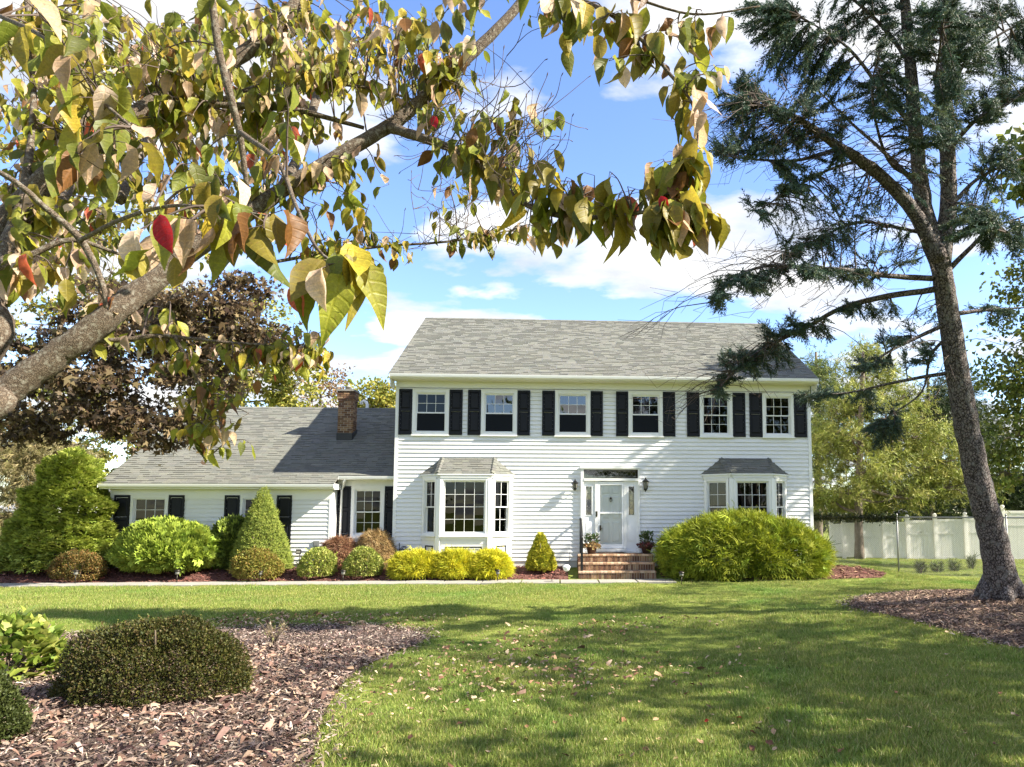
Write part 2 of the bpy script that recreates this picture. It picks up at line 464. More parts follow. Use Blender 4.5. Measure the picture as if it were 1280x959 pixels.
B4 = np.array([h2(8.0, -1.3), h2(9, -1.75), h2(11, -1.95), h2(13.2, -1.75), h2(14.5, -1.5), h2(14.9, -1.0), h2(14.3, -0.45), h2(13.3, 0.0), h2(8.0, 0.3)])
BEDS = [B1, B2, B3, B4]
def soil(name, ca, cb):
    m = bpy.data.materials.new(name); m.use_nodes = True
    t = m.node_tree; L = t.links; b = t.nodes['Principled BSDF']
    b.inputs['Roughness'].default_value = 1; b.inputs['Specular IOR Level'].default_value = 0.1
    g = N(t, 'ShaderNodeNewGeometry')
    n = N(t, 'ShaderNodeTexNoise', i_Scale=22.0, i_Detail=8.0, i_Roughness=0.7); L.new(g.outputs['Position'], n.inputs['Vector'])
    r = ramp(t, [(0.3, ca), (0.7, cb)]); L.new(n.outputs['Fac'], r.inputs[0]); L.new(r.outputs[0], b.inputs['Base Color'])
    bp = N(t, 'ShaderNodeBump', i_Strength=1.0, i_Distance=0.03); L.new(n.outputs['Fac'], bp.inputs['Height']); L.new(bp.outputs[0], b.inputs['Normal'])
    return m
M['soil'] = soil('mulch_soil', (0.05, 0.035, 0.028), (0.16, 0.12, 0.10))
M['redmulch'] = soil('red_mulch', (0.06, 0.025, 0.020), (0.17, 0.085, 0.07))
def bed(poly, m, lift):
    """a mulch sheet that follows the ground, gently raised towards its middle"""
    lo, hi = poly.min(0), poly.max(0)
    import bmesh
    bm = bmesh.new()
    vs = [bm.verts.new((x, y, 0)) for x, y in poly]
    fc = bm.faces.new(vs)
    bmesh.ops.triangulate(bm, faces=[fc])
    for ax, a, b_ in ((0, lo[0], hi[0]), (1, lo[1], hi[1])):
        for s in np.arange(math.floor(a) + 0.25, b_, 0.5):
            no = (1, 0, 0) if ax == 0 else (0, 1, 0); co = (s, 0, 0) if ax == 0 else (0, s, 0)
            bmesh.ops.bisect_plane(bm, geom=bm.verts[:] + bm.edges[:] + bm.faces[:], plane_co=co, plane_no=no)
    for v in bm.verts:
        v.co.z = float(zg(v.co.x, v.co.y)) + lift
    bm.normal_update()
    for f in bm.faces:
        if f.normal.z < 0: f.normal_flip()
        f.smooth = True
    me = bpy.data.meshes.new('mulch_bed'); bm.to_mesh(me); bm.free(); me.materials.append(m)
    return link('mulch_bed', me, kind='structure')
for p_, m_ in ((B1, M['soil']), (B2, M['soil']), (B3, M['redmulch']), (B4, M['redmulch'])): bed(p_, m_, 0.02)

def scatter(poly, dens, keep=None):
    lo, hi = poly.min(0), poly.max(0); n = int((hi - lo).prod() * dens)
    p = RNG.uniform(lo, hi, (n, 2)); p = p[inside(poly, p[:, 0], p[:, 1])]
    # leave out what the frame can never show
    ok = (p[:, 1] > 4.2) & (p[:, 0] > -0.92 * p[:, 1] - 1.2) & (p[:, 0] < 0.64 * p[:, 1] + 1.2)
    if keep is not None: ok &= keep(p)
    return p[ok]
# a curled chip / dead leaf: six vertices, four quads' worth of bend
chip_v = [(-.5, -.5, .06), (.5, -.5, .0), (-.42, .0, .16), (.42, .0, .12), (-.15, .55, .03), (.22, .5, .09)]
chip_f = [(0, 1, 3, 2), (2, 3, 5, 4)]
def litter(name, pts, size, aspect, cols, w=None, lift=0.03, tilt=0.45, parent=None, zoff=None):
    n = len(pts); z = zg(pts[:, 0], pts[:, 1]) + lift + RNG.uniform(0, 0.03, n)
    T = np.stack([pts[:, 0], pts[:, 1], z], 1)
    up = norm(np.stack([RNG.normal(0, tilt, n), RNG.normal(0, tilt, n), np.ones(n)], 1))
    a = RNG.uniform(0, 2 * PI, n); d = np.stack([np.cos(a), np.sin(a), np.zeros(n)], 1)
    d = norm(d - up * (d * up).sum(1, keepdims=True))
    R = frames_up(d, up)
    s = size * RNG.lognormal(0, 0.35, n)
    S = np.stack([s * aspect * RNG.uniform(0.7, 1.3, n), s, s * RNG.uniform(0.4, 1.6, n)], 1)
    me = batch_mesh(name, chip_v, chip_f, T, R, S, pal(n, cols, 0.2, w), M['chip'])
    return link(name, me, parent, kind='stuff')
BR = [lin(118, 102, 94), lin(92, 77, 70), lin(142, 125, 114), lin(66, 53, 48), lin(102, 82, 72), lin(160, 144, 132)]
litter('bark_mulch', scatter(B1, 1250, lambda p: RNG.uniform(size=len(p)) < np.clip(9.0 / p[:, 1], 0.35, 1)), 0.047, 0.20, BR, tilt=0.5)
litter('leaf_litter', scatter(B1, 240, lambda p: p[:, 1] < 10.2), 0.055, 0.42, [lin(134, 110, 94), lin(106, 83, 72), lin(152, 130, 112), lin(80, 60, 54)], tilt=0.5, lift=0.05)
def spill(poly, n, wd):
    i = RNG.integers(0, len(poly), n); t = RNG.uniform(size=(n, 1)); q = poly[i] * (1 - t) + poly[(i + 1) % len(poly)] * t + RNG.normal(0, wd, (n, 2))
    return q[(q[:, 1] > 4.5) & (q[:, 0] > -.9 * q[:, 1] - 1) & (q[:, 0] < .64 * q[:, 1] + 1)]
litter('bark_mulch', spill(B1, 3400, .13), 0.045, 0.25, BR, tilt=.5, lift=.035)
litter('bark_mulch', spill(B2, 2600, .14), 0.05, 0.25, BR, tilt=.5, lift=.035)
litter('bark_mulch', scatter(B2, 750), 0.06, 0.22, [lin(136, 114, 98), lin(108, 88, 75), lin(156, 132, 112), lin(82, 65, 55)], tilt=0.4)
RM = [lin(128, 84, 74), lin(105, 66, 58), lin(145, 100, 88), lin(85, 52, 46)]
litter('red_bark_mulch', scatter(np.vstack([B3]), 260), 0.06, 0.4, RM, tilt=0.35, lift=0.02)
litter('red_bark_mulch', scatter(B4, 260), 0.07, 0.4, [lin(150, 120, 95), lin(120, 90, 72), lin(105, 70, 60)], tilt=0.35, lift=0.02)

# ------------------------------------------------------------------ concrete walk in front of the house
walk = thing('path', None or 'pale concrete walk of square slabs', 'path', tuple(HO), TH)
del walk['category'], walk['label']
walk['kind'] = 'structure'
for k, u in enumerate(np.arange(-14.2, 7.9, 1.07)):
    b = MB()
    z0 = max(float(zg(*hw(u + .5, -2.1)[:2])), float(zg(*hw(u + .5, -1.65)[:2])))
    w_ = 1.03
    dz = RNG.uniform(0, 0.008)
    b.box(-w_ / 2, w_ / 2, -0.47, 0.47, -0.08, 0.035)
    o = b.build('slab', M['concrete'], walk); o.location = (u + 0.535, -2.07, z0 + dz)
# ================================================================== the house
house = thing('house', 'white clapboard colonial house with black shutters, two bay windows and a low side wing', 'house', tuple(HO), TH)
HW, HD = 13.03, 10.6
def FR(x, y, phi=0.0): return Matrix.Translation((x, y, 0)) @ Matrix.Rotation(phi, 4, 'Z')

def cells(u0, u1, z0, z1, ops):
    """the part of a rectangle left over between openings, as rectangles"""
    bp = sorted({u0, u1, *[min(max(o[k], u0), u1) for o in ops for k in (0, 1) if o[2] < z1 and o[3] > z0]})
    for a, b in zip(bp, bp[1:]):
        if b - a < 1e-4: continue
        m = (a + b) / 2; iv = [(z0, z1)]
        for o in ops:
            if o[0] < m < o[1]:
                nx = []
                for s, e in iv:
                    if o[3] <= s or o[2] >= e: nx.append((s, e)); continue
                    if o[2] > s: nx.append((s, o[2]))
                    if o[3] < e: nx.append((o[3], e))
                iv = nx
        for s, e in iv: yield a, b, s, e
def siding(name, u0, u1, z0, z1, ops, fr, expo=0.127, parent=None):
    b = MB(); b.M = fr; z = z0
    while z < z1 - 1e-3:
        zt = min(z + expo, z1)
        for a, e, s, t in cells(u0, u1, z, zt, ops):
            ys = -0.032 + 0.028 * (s - z) / expo; yt = -0.032 + 0.028 * (t - z) / expo
            b.quad((a, ys, s), (e, ys, s), (e, yt, t), (a, yt, t))
            if abs(s - z) < 1e-6: b.quad((a, -0.002, s), (e, -0.002, s), (e, ys, s), (a, ys, s))
        z = zt
    o = b.build(name, M['siding'], parent); o['kind'] = 'stuff'
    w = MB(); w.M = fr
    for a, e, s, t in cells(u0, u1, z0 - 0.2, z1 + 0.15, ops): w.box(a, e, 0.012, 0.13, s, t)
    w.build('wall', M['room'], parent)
    return o

SHC = [(0.142, 0.142, 0.124), (0.135, 0.136, 0.12), (0.150, 0.149, 0.128), (0.128, 0.129, 0.117), (0.139, 0.14, 0.124)]
def shingles(p0, p1, q0, q1, expo, parent, tabw=0.24, name='shingles'):
    p0, p1, q0, q1 = (np.array(q, float) for q in (p0, p1, q0, q1))
    nrm = norm(np.cross(p1 - p0, q0 - p0)); nrm = nrm if nrm[2] > 0 else -nrm
    L = np.linalg.norm((q0 + q1) / 2 - (p0 + p1) / 2); n = max(2, round(L / expo))
    b = MB()
    for i in range(n):
        t0, t1 = i / n, (i + 1.0) / n
        A, B = p0 + (q0 - p0) * t0, p1 + (q1 - p1) * t0
        C, D = p0 + (q0 - p0) * t1, p1 + (q1 - p1) * t1
        wd = max(np.linalg.norm(B - A), 0.02); s = -RNG.uniform(0, 0.25) / wd
        while s < 1:
            e = s + RNG.uniform(0.6, 1.45) * tabw / wd
            a, c = max(s, 0), min(e, 1)
            if c - a > 1e-4:
                th = RNG.choice([0.008, 0.020], p=[0.45, 0.55]); k = nrm
                b.col = tuple(pal(1, SHC, 0.05)[0])
                g = 0.004 / wd
                v = [A + (B - A) * (a + g), A + (B - A) * (c - g), C + (D - C) * (c - g), C + (D - C) * (a + g)]
                up = [v[0] + k * th, v[1] + k * th, v[2] + k * 0.005, v[3] + k * 0.005]
                b.add([*v, *up], [(4, 5, 6, 7), (0, 1, 5, 4), (1, 2, 6, 5), (3, 0, 4, 7)])
            s = e
    o = b.build(name, M['shingle'], parent); o['kind'] = 'stuff'
    return o

# ---- windows
def window(parent, fr, x0, x1, z0, z1, cols, rt, rb, part='window', casing=0.09, screen=False, sill=True, double=True, grille_low=True, mun=0.013, gl_up='glass'):
    b = MB(); b.M = fr; c = casing
    b.box(x0, x0 + c, -0.045, 0.02, z0, z1); b.box(x1 - c, x1, -0.045, 0.02, z0, z1)
    b.box(x0 + c, x1 - c, -0.045, 0.02, z1 - c, z1); b.box(x0 + c, x1 - c, -0.045, 0.02, z0, z0 + c * 0.8)
    b.box(x0 - 0.01, x1 + 0.01, -0.062, 0.015, z1 + 0.001, z1 + 0.025)
    if sill: b.box(x0 - 0.02, x1 + 0.02, -0.085, 0.015, z0 - 0.04, z0 - 0.001)
    X0, X1, Z0, Z1 = x0 + c, x1 - c, z0 + c * 0.8, z1 - c
    j = 0.025                                     # jamb, set back from the casing
    b.box(X0, X0 + j, -0.02, 0.12, Z0, Z1); b.box(X1 - j, X1, -0.02, 0.12, Z0, Z1)
    b.box(X0 + j, X1 - j, -0.02, 0.12, Z1 - j, Z1); b.box(X0 + j, X1 - j, -0.02, 0.12, Z0, Z0 + j)
    wnd = b.build(part, M['trim'], parent)
    X0 += j; X1 -= j; Z0 += j; Z1 -= j
    def sash(zA, zB, y, rows, cols, gl='glass'):
        s = MB(); s.M = fr; r = 0.033
        s.box(X0, X0 + r, y, y + 0.035, zA, zB); s.box(X1 - r, X1, y, y + 0.035, zA, zB)
        s.box(X0 + r, X1 - r, y, y + 0.035, zA, zA + r); s.box(X0 + r, X1 - r, y, y + 0.035, zB - r, zB)
        gx0, gx1, gz0, gz1 = X0 + r, X1 - r, zA + r, zB - r
        pw, ph = (gx1 - gx0) / cols, (gz1 - gz0) / rows
        h = mun / 2
        for i in range(1, cols):
            s.box(gx0 + i * pw - h, gx0 + i * pw + h, y + 0.008, y + 0.028, gz0, gz1)
        for k in range(1, rows):
            for i in range(cols):
                s.box(gx0 + i * pw + (h if i else 0), gx0 + (i + 1) * pw - (h if i < cols - 1 else 0), y + 0.009, y + 0.027, gz0 + k * ph - h, gz0 + k * ph + h)
        s.build('sash', M['trim'], wnd)
        p = MB(); p.box(-pw / 2 + 0.002, pw / 2 - 0.002, -0.003, 0.003, -ph / 2 + 0.002, ph / 2 - 0.002)
        first = None
        for k in range(rows):
            for i in range(cols):
                if first is None: first = o = p.build('pane', M[gl], wnd)
                else:
                    o = first.copy(); COL.objects.link(o)
                tilt = Matrix.Rotation(RNG.normal(0, 0.004), 4, 'Z') @ Matrix.Rotation(RNG.normal(0, 0.004), 4, 'X')
                o.matrix_local = fr @ Matrix.Translation((gx0 + (i + .5) * pw, y + 0.018, gz0 + (k + .5) * ph)) @ tilt
    if not double:
        sash(Z0, Z1, 0.03, rt, cols)
        return wnd
    zm = (Z0 + Z1) / 2
    sash(zm - 0.02, Z1, 0.02, rt, cols, gl_up)
    sash(Z0, zm + 0.02, 0.062, rb if grille_low else 1, cols if grille_low else 1)
    if screen:
        s = MB(); s.M = fr; s.box(X0 + 0.02, X1 - 0.02, 0.002, 0.005, Z0 + 0.02, zm - 0.03)
        s.build('screen', M['screen'], wnd)
        s = MB(); s.M = fr
        s.box(X0, X1, -0.004, 0.012, zm - 0.03, zm - 0.005); s.box(X0, X0 + 0.02, -0.004, 0.012, Z0, zm - 0.03)
        s.box(X1 - 0.02, X1, -0.004, 0.012, Z0, zm - 0.03); s.box(X0 + 0.02, X1 - 0.02, -0.004, 0.012, Z0, Z0 + 0.02)
        s.build('screen_frame', M['trim'], wnd)
    return wnd
def shutter(parent, fr, x0, x1, z0, z1):
    b = MB(); b.M = fr; w = 0.055; m_ = z0 + (z1 - z0) * 0.545
    b.box(x0, x0 + w, -0.055, -0.012, z0, z1); b.box(x1 - w, x1, -0.055, -0.012, z0, z1)
    for a, c in ((z0, z0 + 0.11), (m_ - 0.04, m_ + 0.04), (z1 - 0.07, z1)): b.box(x0 + w, x1 - w, -0.055, -0.012, a, c)
    o = b.build('shutter', M['shutter'], parent)
    p0 = None
    for a, c in ((z0 + 0.11, m_ - 0.04), (m_ + 0.04, z1 - 0.07)):
        p = MB(); p.M = fr; g = 0.045
        X0, X1 = x0 + w, x1 - w
        v = [(X0, -0.028, a), (X1, -0.028, a), (X1, -0.028, c), (X0, -0.028, c),
             (X0 + g, -0.05, a + g), (X1 - g, -0.05, a + g), (X1 - g, -0.05, c - g), (X0 + g, -0.05, c - g)]
        p.add(v, [(4, 5, 6, 7), (0, 1, 5, 4), (1, 2, 6, 5), (2, 3, 7, 6), (3, 0, 4, 7)])
        p.build('shutter_panel', M['shutter'], o)
    return o
def curtain(parent, fr, x0, x1, z0, z1, y):
    b = MB(); b.M = fr; n = 14; v, f = [], []
    for i in range(n + 1):
        for z in (z0, z1): v.append((x0 + (x1 - x0) * i / n, y + 0.025 * math.sin(i * 1.9), z))
    f = [(2 * i, 2 * i + 2, 2 * i + 3, 2 * i + 1) for i in range(n)]
    b.add(v, f, True); b.add([(x, y_ + 0.006, z) for x, y_, z in v], f, True)
    return b.build('curtain', M['curtain'], parent)

I4 = Matrix.Identity(4)
ZS0, ZS1 = 4.31, 5.72                     # shutters
WIN = [(515.8, 561.5), (601.6, 646.4), (694.0, 737.9), (785.4, 828.2), (874.3, 915.2), (952.6, 991.7)]
SHU = [(498.6, 515.3), (561.8, 578.4), (584.8, 601.2), (646.8, 662.8), (677.5, 693.6), (738.1, 753.6),
       (769.8, 785.2), (828.4, 843.9), (858.2, 874.1), (915.5, 931.4), (936.3, 952.3), (992.0, 1007.8)]
y_m = 515
wins = [(fu(a, 0, y_m), fu(b, 0, y_m)) for a, b in WIN]
shus = [(fu(a, 0, y_m), fu(b, 0, y_m)) for a, b in SHU]
BAY1 = dict(o=(0.86, 3.61), f=(1.46, 2.98)); BAY2 = dict(o=(9.53, 12.19), f=(10.28, 11.56))
DU0, DU1, DZ0, DZ1 = fu(725.8), fu(799.5), 0.70, 3.29
ops = [(a + 0.05, b - 0.05, ZS0 + 0.03, 5.69) for a, b in wins]
ops += [(b['o'][0] + 0.06, b['o'][1] - 0.06, 0.62, 3.02) for b in (BAY1, BAY2)]
ops += [(DU0 + 0.03, DU1 - 0.03, 0.66, DZ1 - 0.03)]
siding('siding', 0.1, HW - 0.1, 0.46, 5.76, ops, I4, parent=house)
b = MB()                                   # corner boards, frieze, foundation cap
b.box(0, 0.1, -0.035, 0.1, 0.42, 5.77); b.build('corner_board', M['trim'], house)
b = MB(); b.box(HW - 0.1, HW, -0.035, 0.1, 0.42, 5.77); b.build('corner_board', M['trim'], house)
b = MB(); b.box(0, HW, -0.034, 0.02, 5.772, 5.965); b.build('frieze_board', M['trim'], house)
b = MB(); b.box(0.02, HW - 0.02, -0.004, 0.2, -0.2, 0.455); b.build('foundation', M['found'], house)
# the rest of the shell: end walls, back, floors
def gable(name, u, m_, face):
    b = MB(); z = 0.46; t = -1 if face < 0 else 1
    def half(z): return (0.05, HD - 0.05) if z <= 6.0 else (0.05 + (z - 6.0) / 0.63, HD - 0.05 - (z - 6.0) / 0.63)
    while z < 9.2:
        a0, a1 = half(z); c0, c1 = half(z + 0.127)
        if c1 <= c0: break
        b.add([(u + t * 0.017, a0, z), (u + t * 0.017, a1, z), (u + t * 0.004, c1, z + 0.127), (u + t * 0.004, c0, z + 0.127)], [(0, 1, 2, 3)])
        b.add([(u, a0, z), (u, a1, z), (u + t * 0.017, a1, z), (u + t * 0.017, a0, z)], [(0, 1, 2, 3)])
        z += 0.127
    o = b.build(name, m_, house); o['kind'] = 'stuff'; return o
gable('siding', 0.02, M['siding'], -1); gable('siding', HW - 0.02, M['siding'], 1)
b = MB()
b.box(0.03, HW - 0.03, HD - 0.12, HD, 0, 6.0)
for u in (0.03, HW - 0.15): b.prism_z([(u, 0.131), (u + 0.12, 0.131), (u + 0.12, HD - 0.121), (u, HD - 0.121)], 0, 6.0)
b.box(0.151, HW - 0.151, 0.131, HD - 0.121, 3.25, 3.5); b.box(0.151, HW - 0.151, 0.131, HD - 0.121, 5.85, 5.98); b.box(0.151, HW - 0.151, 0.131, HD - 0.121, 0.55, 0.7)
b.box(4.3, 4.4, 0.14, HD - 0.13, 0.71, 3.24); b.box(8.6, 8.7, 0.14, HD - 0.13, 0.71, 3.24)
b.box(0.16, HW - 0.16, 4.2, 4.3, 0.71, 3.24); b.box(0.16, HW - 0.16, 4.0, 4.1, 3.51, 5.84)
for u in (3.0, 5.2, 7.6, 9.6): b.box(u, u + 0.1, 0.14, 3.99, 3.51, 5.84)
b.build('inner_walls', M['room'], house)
# eave: soffit, fascia, gutter
b = MB(); b.box(-0.1, HW + 0.1, -0.48, 0.02, 5.968, 5.985); b.build('soffit', M['soffit'], house)
def gutter(u0, u1, v, z, parent):
    b = MB(); prof = [(0, 0), (-0.055, 0.0), (-0.10, 0.03), (-0.11, 0.075), (-0.115, 0.115), (-0.105, 0.115), (-0.095, 0.08), (-0.05, 0.02), (-0.008, 0.02), (-0.008, 0.115), (0, 0.115)]
    n = len(prof)
    vs = [(u0, v + y, z + q) for y, q in prof] + [(u1, v + y, z + q) for y, q in prof]
    fs = [(i, (i + 1) % n, (i + 1) % n + n, i + n) for i in range(n)]
    b.add(vs, fs)
    for u, e in ((u0, -0.004), (u1, 0.004)): b.box(u, u + e, v - 0.112, v - 0.001, z, z + 0.112)
    return b.build('gutter', M['trim'], parent)
b = MB(); b.box(-0.1, HW + 0.1, -0.50, -0.481, 5.966, 6.10); b.build('fascia', M['trim'], house)
gutter(-0.08, HW + 0.08, -0.501, 5.985, house)
RZ, RV, EZ, EV = 9.40, 5.30, 6.10, -0.51
b = MB()
t = 0.03
b.add([(-0.12, EV, EZ), (HW + 0.12, EV, EZ), (HW + 0.12, RV, RZ), (-0.12, RV, RZ), (-0.12, EV, EZ - t), (HW + 0.12, EV, EZ - t), (HW + 0.12, RV, RZ - t), (-0.12, RV, RZ - t)],
      [(0, 1, 2, 3), (7, 6, 5, 4), (0, 4, 5, 1), (0, 3, 7, 4), (1, 5, 6, 2)])
VB = 2 * RV - EV
b.col = (0.29, 0.275, 0.24)
b.add([(-0.12, VB, EZ), (HW + 0.12, VB, EZ), (HW + 0.12, RV, RZ), (-0.12, RV, RZ)], [(1, 0, 3, 2)])
roof = b.build('roof', M['shingle'], house)
shingles((-0.14, EV - 0.02, EZ - 0.01), (HW + 0.14, EV - 0.02, EZ - 0.01), (-0.14, RV, RZ), (HW + 0.14, RV, RZ), 0.142, roof)
b = MB(); u = -0.14
while u < HW + 0.14:
    b.col = tuple(pal(1, SHC, 0.08)[0]); e = min(u + 0.30, HW + 0.14)
    b.add([(u, RV - 0.14, RZ - 0.06), (e, RV - 0.14, RZ - 0.055), (e, RV, RZ + 0.03), (u, RV, RZ + 0.022), (u, RV + 0.14, RZ - 0.06), (e, RV + 0.14, RZ - 0.055)], [(0, 1, 2, 3), (3, 2, 5, 4)])
    u += 0.14
o = b.build('ridge_cap', M['shingle'], roof); o['kind'] = 'stuff'
for u0, u1 in ((-0.105, -0.08), (HW + 0.08, HW + 0.105)):   # rake boards up both gables
    b = MB()
    b.add([(u, y, z) for u in (u0, u1) for y, z in ((EV + 0.02, EZ - 0.19), (EV + 0.02, EZ - 0.035), (RV, RZ - 0.035), (RV, RZ - 0.19))],
          [(0, 1, 2, 3), (7, 6, 5, 4), (0, 3, 7, 4), (1, 5, 6, 2), (0, 4, 5, 1)])
    b.build('rake_board', M['trim'], house)
for u in (-0.085, HW + 0.085 - 0.02):
    if 1:
        b = MB(); b.box(u, u + 0.02, -0.48, 0.05, 5.72, 5.965); b.build('cornice_return', M['trim'], house)

for k, (a, c) in enumerate(wins):
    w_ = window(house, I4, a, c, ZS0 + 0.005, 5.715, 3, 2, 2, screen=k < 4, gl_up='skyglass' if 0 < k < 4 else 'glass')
    if k in (1, 2): curtain(w_, I4, a + 0.15, c - 0.15, 5.02, 5.62, 0.2)  # pale sheets added behind the upper sashes, brightening panes as reflected sky would
for a, c in shus: shutter(house, I4, a + 0.004, c - 0.004, ZS0, ZS1)

# ---- bay windows
def bay(B, zt, ztop, roof_u, rows_c, cols_c, zwin=(1.25, 2.965), blind=False):
    """three sided bay; its front stands 0.65 m out from the wall"""
    root = bpy.data.objects.new('bay_window', None); COL.objects.link(root); root.parent = house
    (o0, o1), (f0, f1) = B['o'], B['f']; D = 0.65
    faces = [((o0, 0), (f0, -D)), ((f0, -D), (f1, -D)), ((f1, -D), (o1, 0))]
    zb = 0.24
    for k, ((ax, ay), (bx, by)) in enumerate(faces):
        L = math.hypot(bx - ax, by - ay); phi = math.atan2(by - ay, bx - ax); fr = FR(ax, ay, phi)
        mid = k == 1
        m0, m1 = (0.06, L - 0.06) if mid else (0.09, L - 0.09)
        zs = zwin
        b = MB(); b.M = fr; e = 0.0 if mid else 0.0
        op = [(m0 + 0.04, m1 - 0.04, zs[0] + 0.04, zs[1] - 0.04)]
        for a, c, s, t_ in cells(0.0, L, zb, zt - 0.002, op): b.box(a, c, 0.0, 0.07, s, t_)
        b.build('wall', M['trim'], root)
        if mid: window(root, fr, m0, m1, zs[0], zs[1], cols_c, rows_c, 0, part='casement', casing=0.07, double=False)
        else: window(root, fr, m0, m1, zs[0], zs[1], 2, 2, 2, part='side_window', casing=0.06, grille_low=(k == 2))
        # head band, apron strips, little black framed panel
        b = MB(); b.M = fr
        b.box(0.02, L - 0.02, -0.028, -0.001, zt - 0.115, zt - 0.006)
        b.box(0.03, L - 0.03, -0.035, -0.001, zs[0] - 0.13, zs[0] - 0.05)
        if mid:
            for q in range(2): b.box(0.12, L - 0.12, -0.02 + 0.004 * q, -0.001, zs[0] - 0.26 - 0.13 * q, zs[0] - 0.14 - 0.13 * q)
        b.build('trim_board', M['trim'], root)
        b = MB(); b.M = fr
        p0, p1, pz0, pz1 = (0.22, L - 0.22, 0.52, 0.93) if mid else (L / 2 - 0.2, L / 2 + 0.2, 0.70, 0.95)
        r = 0.035
        for q in ((p0, p1, pz1 - r, pz1), (p0, p1, pz0, pz0 + r), (p0, p0 + r, pz0 + r, pz1 - r), (p1 - r, p1, pz0 + r, pz1 - r)): b.box(q[0], q[1], -0.022, -0.001, q[2], q[3])
        b.build('panel_frame', M['shutter'], root)
    for fx, s in ((f0, -1), (f1, 1)):
        b = MB(); b.M = FR(fx, -D, -s * -0.41)
        b.box(-0.07, 0.07, -0.03, 0.07, zb, zt - 0.17); b.build('corner_post', M['trim'], root)
    b = MB()
    b.prism_z([(o0, 0.0), (f0, -D), (f1, -D), (o1, 0.0)][::-1], zt - 0.05, zt + 0.01)
    b.prism_z([(o0 + .1, 0.1), (f0 + .05, -D + .08), (f1 - .05, -D + .08), (o1 - .1, 0.1)][::-1], zwin[0] - 0.16, zwin[0] - 0.1)
    b.build('ceiling', M['trim'], root)
    ov = 0.06
    e0, e1 = (o0 - ov - 0.02, -0.004), (f0 - ov * 0.6, -D - ov)
    e2, e3 = (f1 + ov * 0.6, -D - ov), (o1 + ov + 0.02, -0.004)
    t0, t1 = (roof_u[0], -0.004, ztop), (roof_u[1], -0.004, ztop)
    P = [(*e, zt) for e in (e0, e1, e2, e3)]
    b = MB(); b.col = (0.26, 0.25, 0.22)
    b.add([P[0], P[1], P[2], P[3], t0, t1], [(0, 1, 4), (1, 2, 5, 4), (2, 3, 5), (3, 0, 4, 5)])
    b.build('roof', M['shingle'], root)
    shingles(P[0], P[1], t0, t0, 0.125, root, 0.22)
    shingles(P[1], P[2], t0, t1, 0.125, root, 0.26)
    shingles(P[2], P[3], t1, t1, 0.125, root, 0.22)
    for a, c in ((P[1], t0), (P[2], t1)):
        b = MB(); a, c = np.array(a), np.array(c); n = 6
        for i in range(n):
            b.col = tuple(pal(1, SHC, 0.08)[0])
            q0, q1 = a + (c - a) * i / n, a + (c - a) * (i + 1.05) / n
            b.add([q0 + [-0.1, 0.02, 0.0], q0 + [0.1, 0.02, 0.0], q1 + [0.1, 0.02, -0.005], q1 + [-0.1, 0.02, -0.005], q0 + [0, -0.02, 0.045], q1 + [0, -0.02, 0.03]], [(0, 4, 5, 3), (4, 1, 2, 5), (0, 1, 4)])
        o = b.build('hip_cap', M['shingle'], root); o['kind'] = 'stuff'
    b = MB()                                # drip edge
    for a, c in zip(P, P[1:]):
        a, c = np.array(a), np.array(c); d = (c - a) / 2; ln = np.linalg.norm(d); nn = np.array([d[1], -d[0], 0]) / ln
        b.obox((a + c) / 2 + nn * 0.0 - [0, 0, 0.022], d * 0.995, nn * 0.012, (0, 0, 0.02))
    b.build('drip_edge', M['trim'], root)
    return root
bay1 = bay(BAY1, 3.085, 3.60, (1.46, 3.03), 4, 4)
bay2 = bay(BAY2, 3.12, 3.64, (10.13, 11.62), 4, 4)
curtain(bay1, I4, 3.02, 3.22, 1.35, 2.85, 0.18); curtain(bay1, I4, 1.3, 1.42, 1.35, 2.85, 0.2)
curtain(bay2, I4, 9.9, 10.12, 1.3, 2.85, 0.25); curtain(bay2, I4, 10.98, 11.13, 1.2, 2.55, 0.9)

# ---- front door with sidelights and transom
def zx(x): return fu(700 + x / 6.0, 0, 640)
def zz(y): return fz(763, 570 + y / 6.0)
ds = bpy.data.objects.new('entrance', None); COL.objects.link(ds); ds.parent = house
b = MB()
b.box(DU0, zx(177), -0.09, 0.02, DZ0, DZ1 - 0.001); b.box(zx(584), DU1, -0.09, 0.02, DZ0, DZ1 - 0.001)
b.box(DU0 - 0.03, DU1 + 0.03, -0.12, 0.02, DZ1, DZ1 + 0.05)
b.box(zx(177), zx(584), -0.085, 0.02, zz(103), DZ1 - 0.002)
b.box(zx(177), zx(584), -0.1, 0.02, zz(188), zz(169))
b.box(zx(263), zx(286), -0.07, 0.02, 0.83, zz(188) - 0.001); b.box(zx(478), zx(499), -0.07, 0.02, 0.83, zz(188) - 0.001)
b.box(DU0 - 0.02, DU1 + 0.02, -0.14, 0.02, 0.70 - 0.02, 0.74)
b.box(zx(270), zx(495), -0.2, -0.001, 0.742, 0.83)
b.build('door_surround', M['trim'], ds)
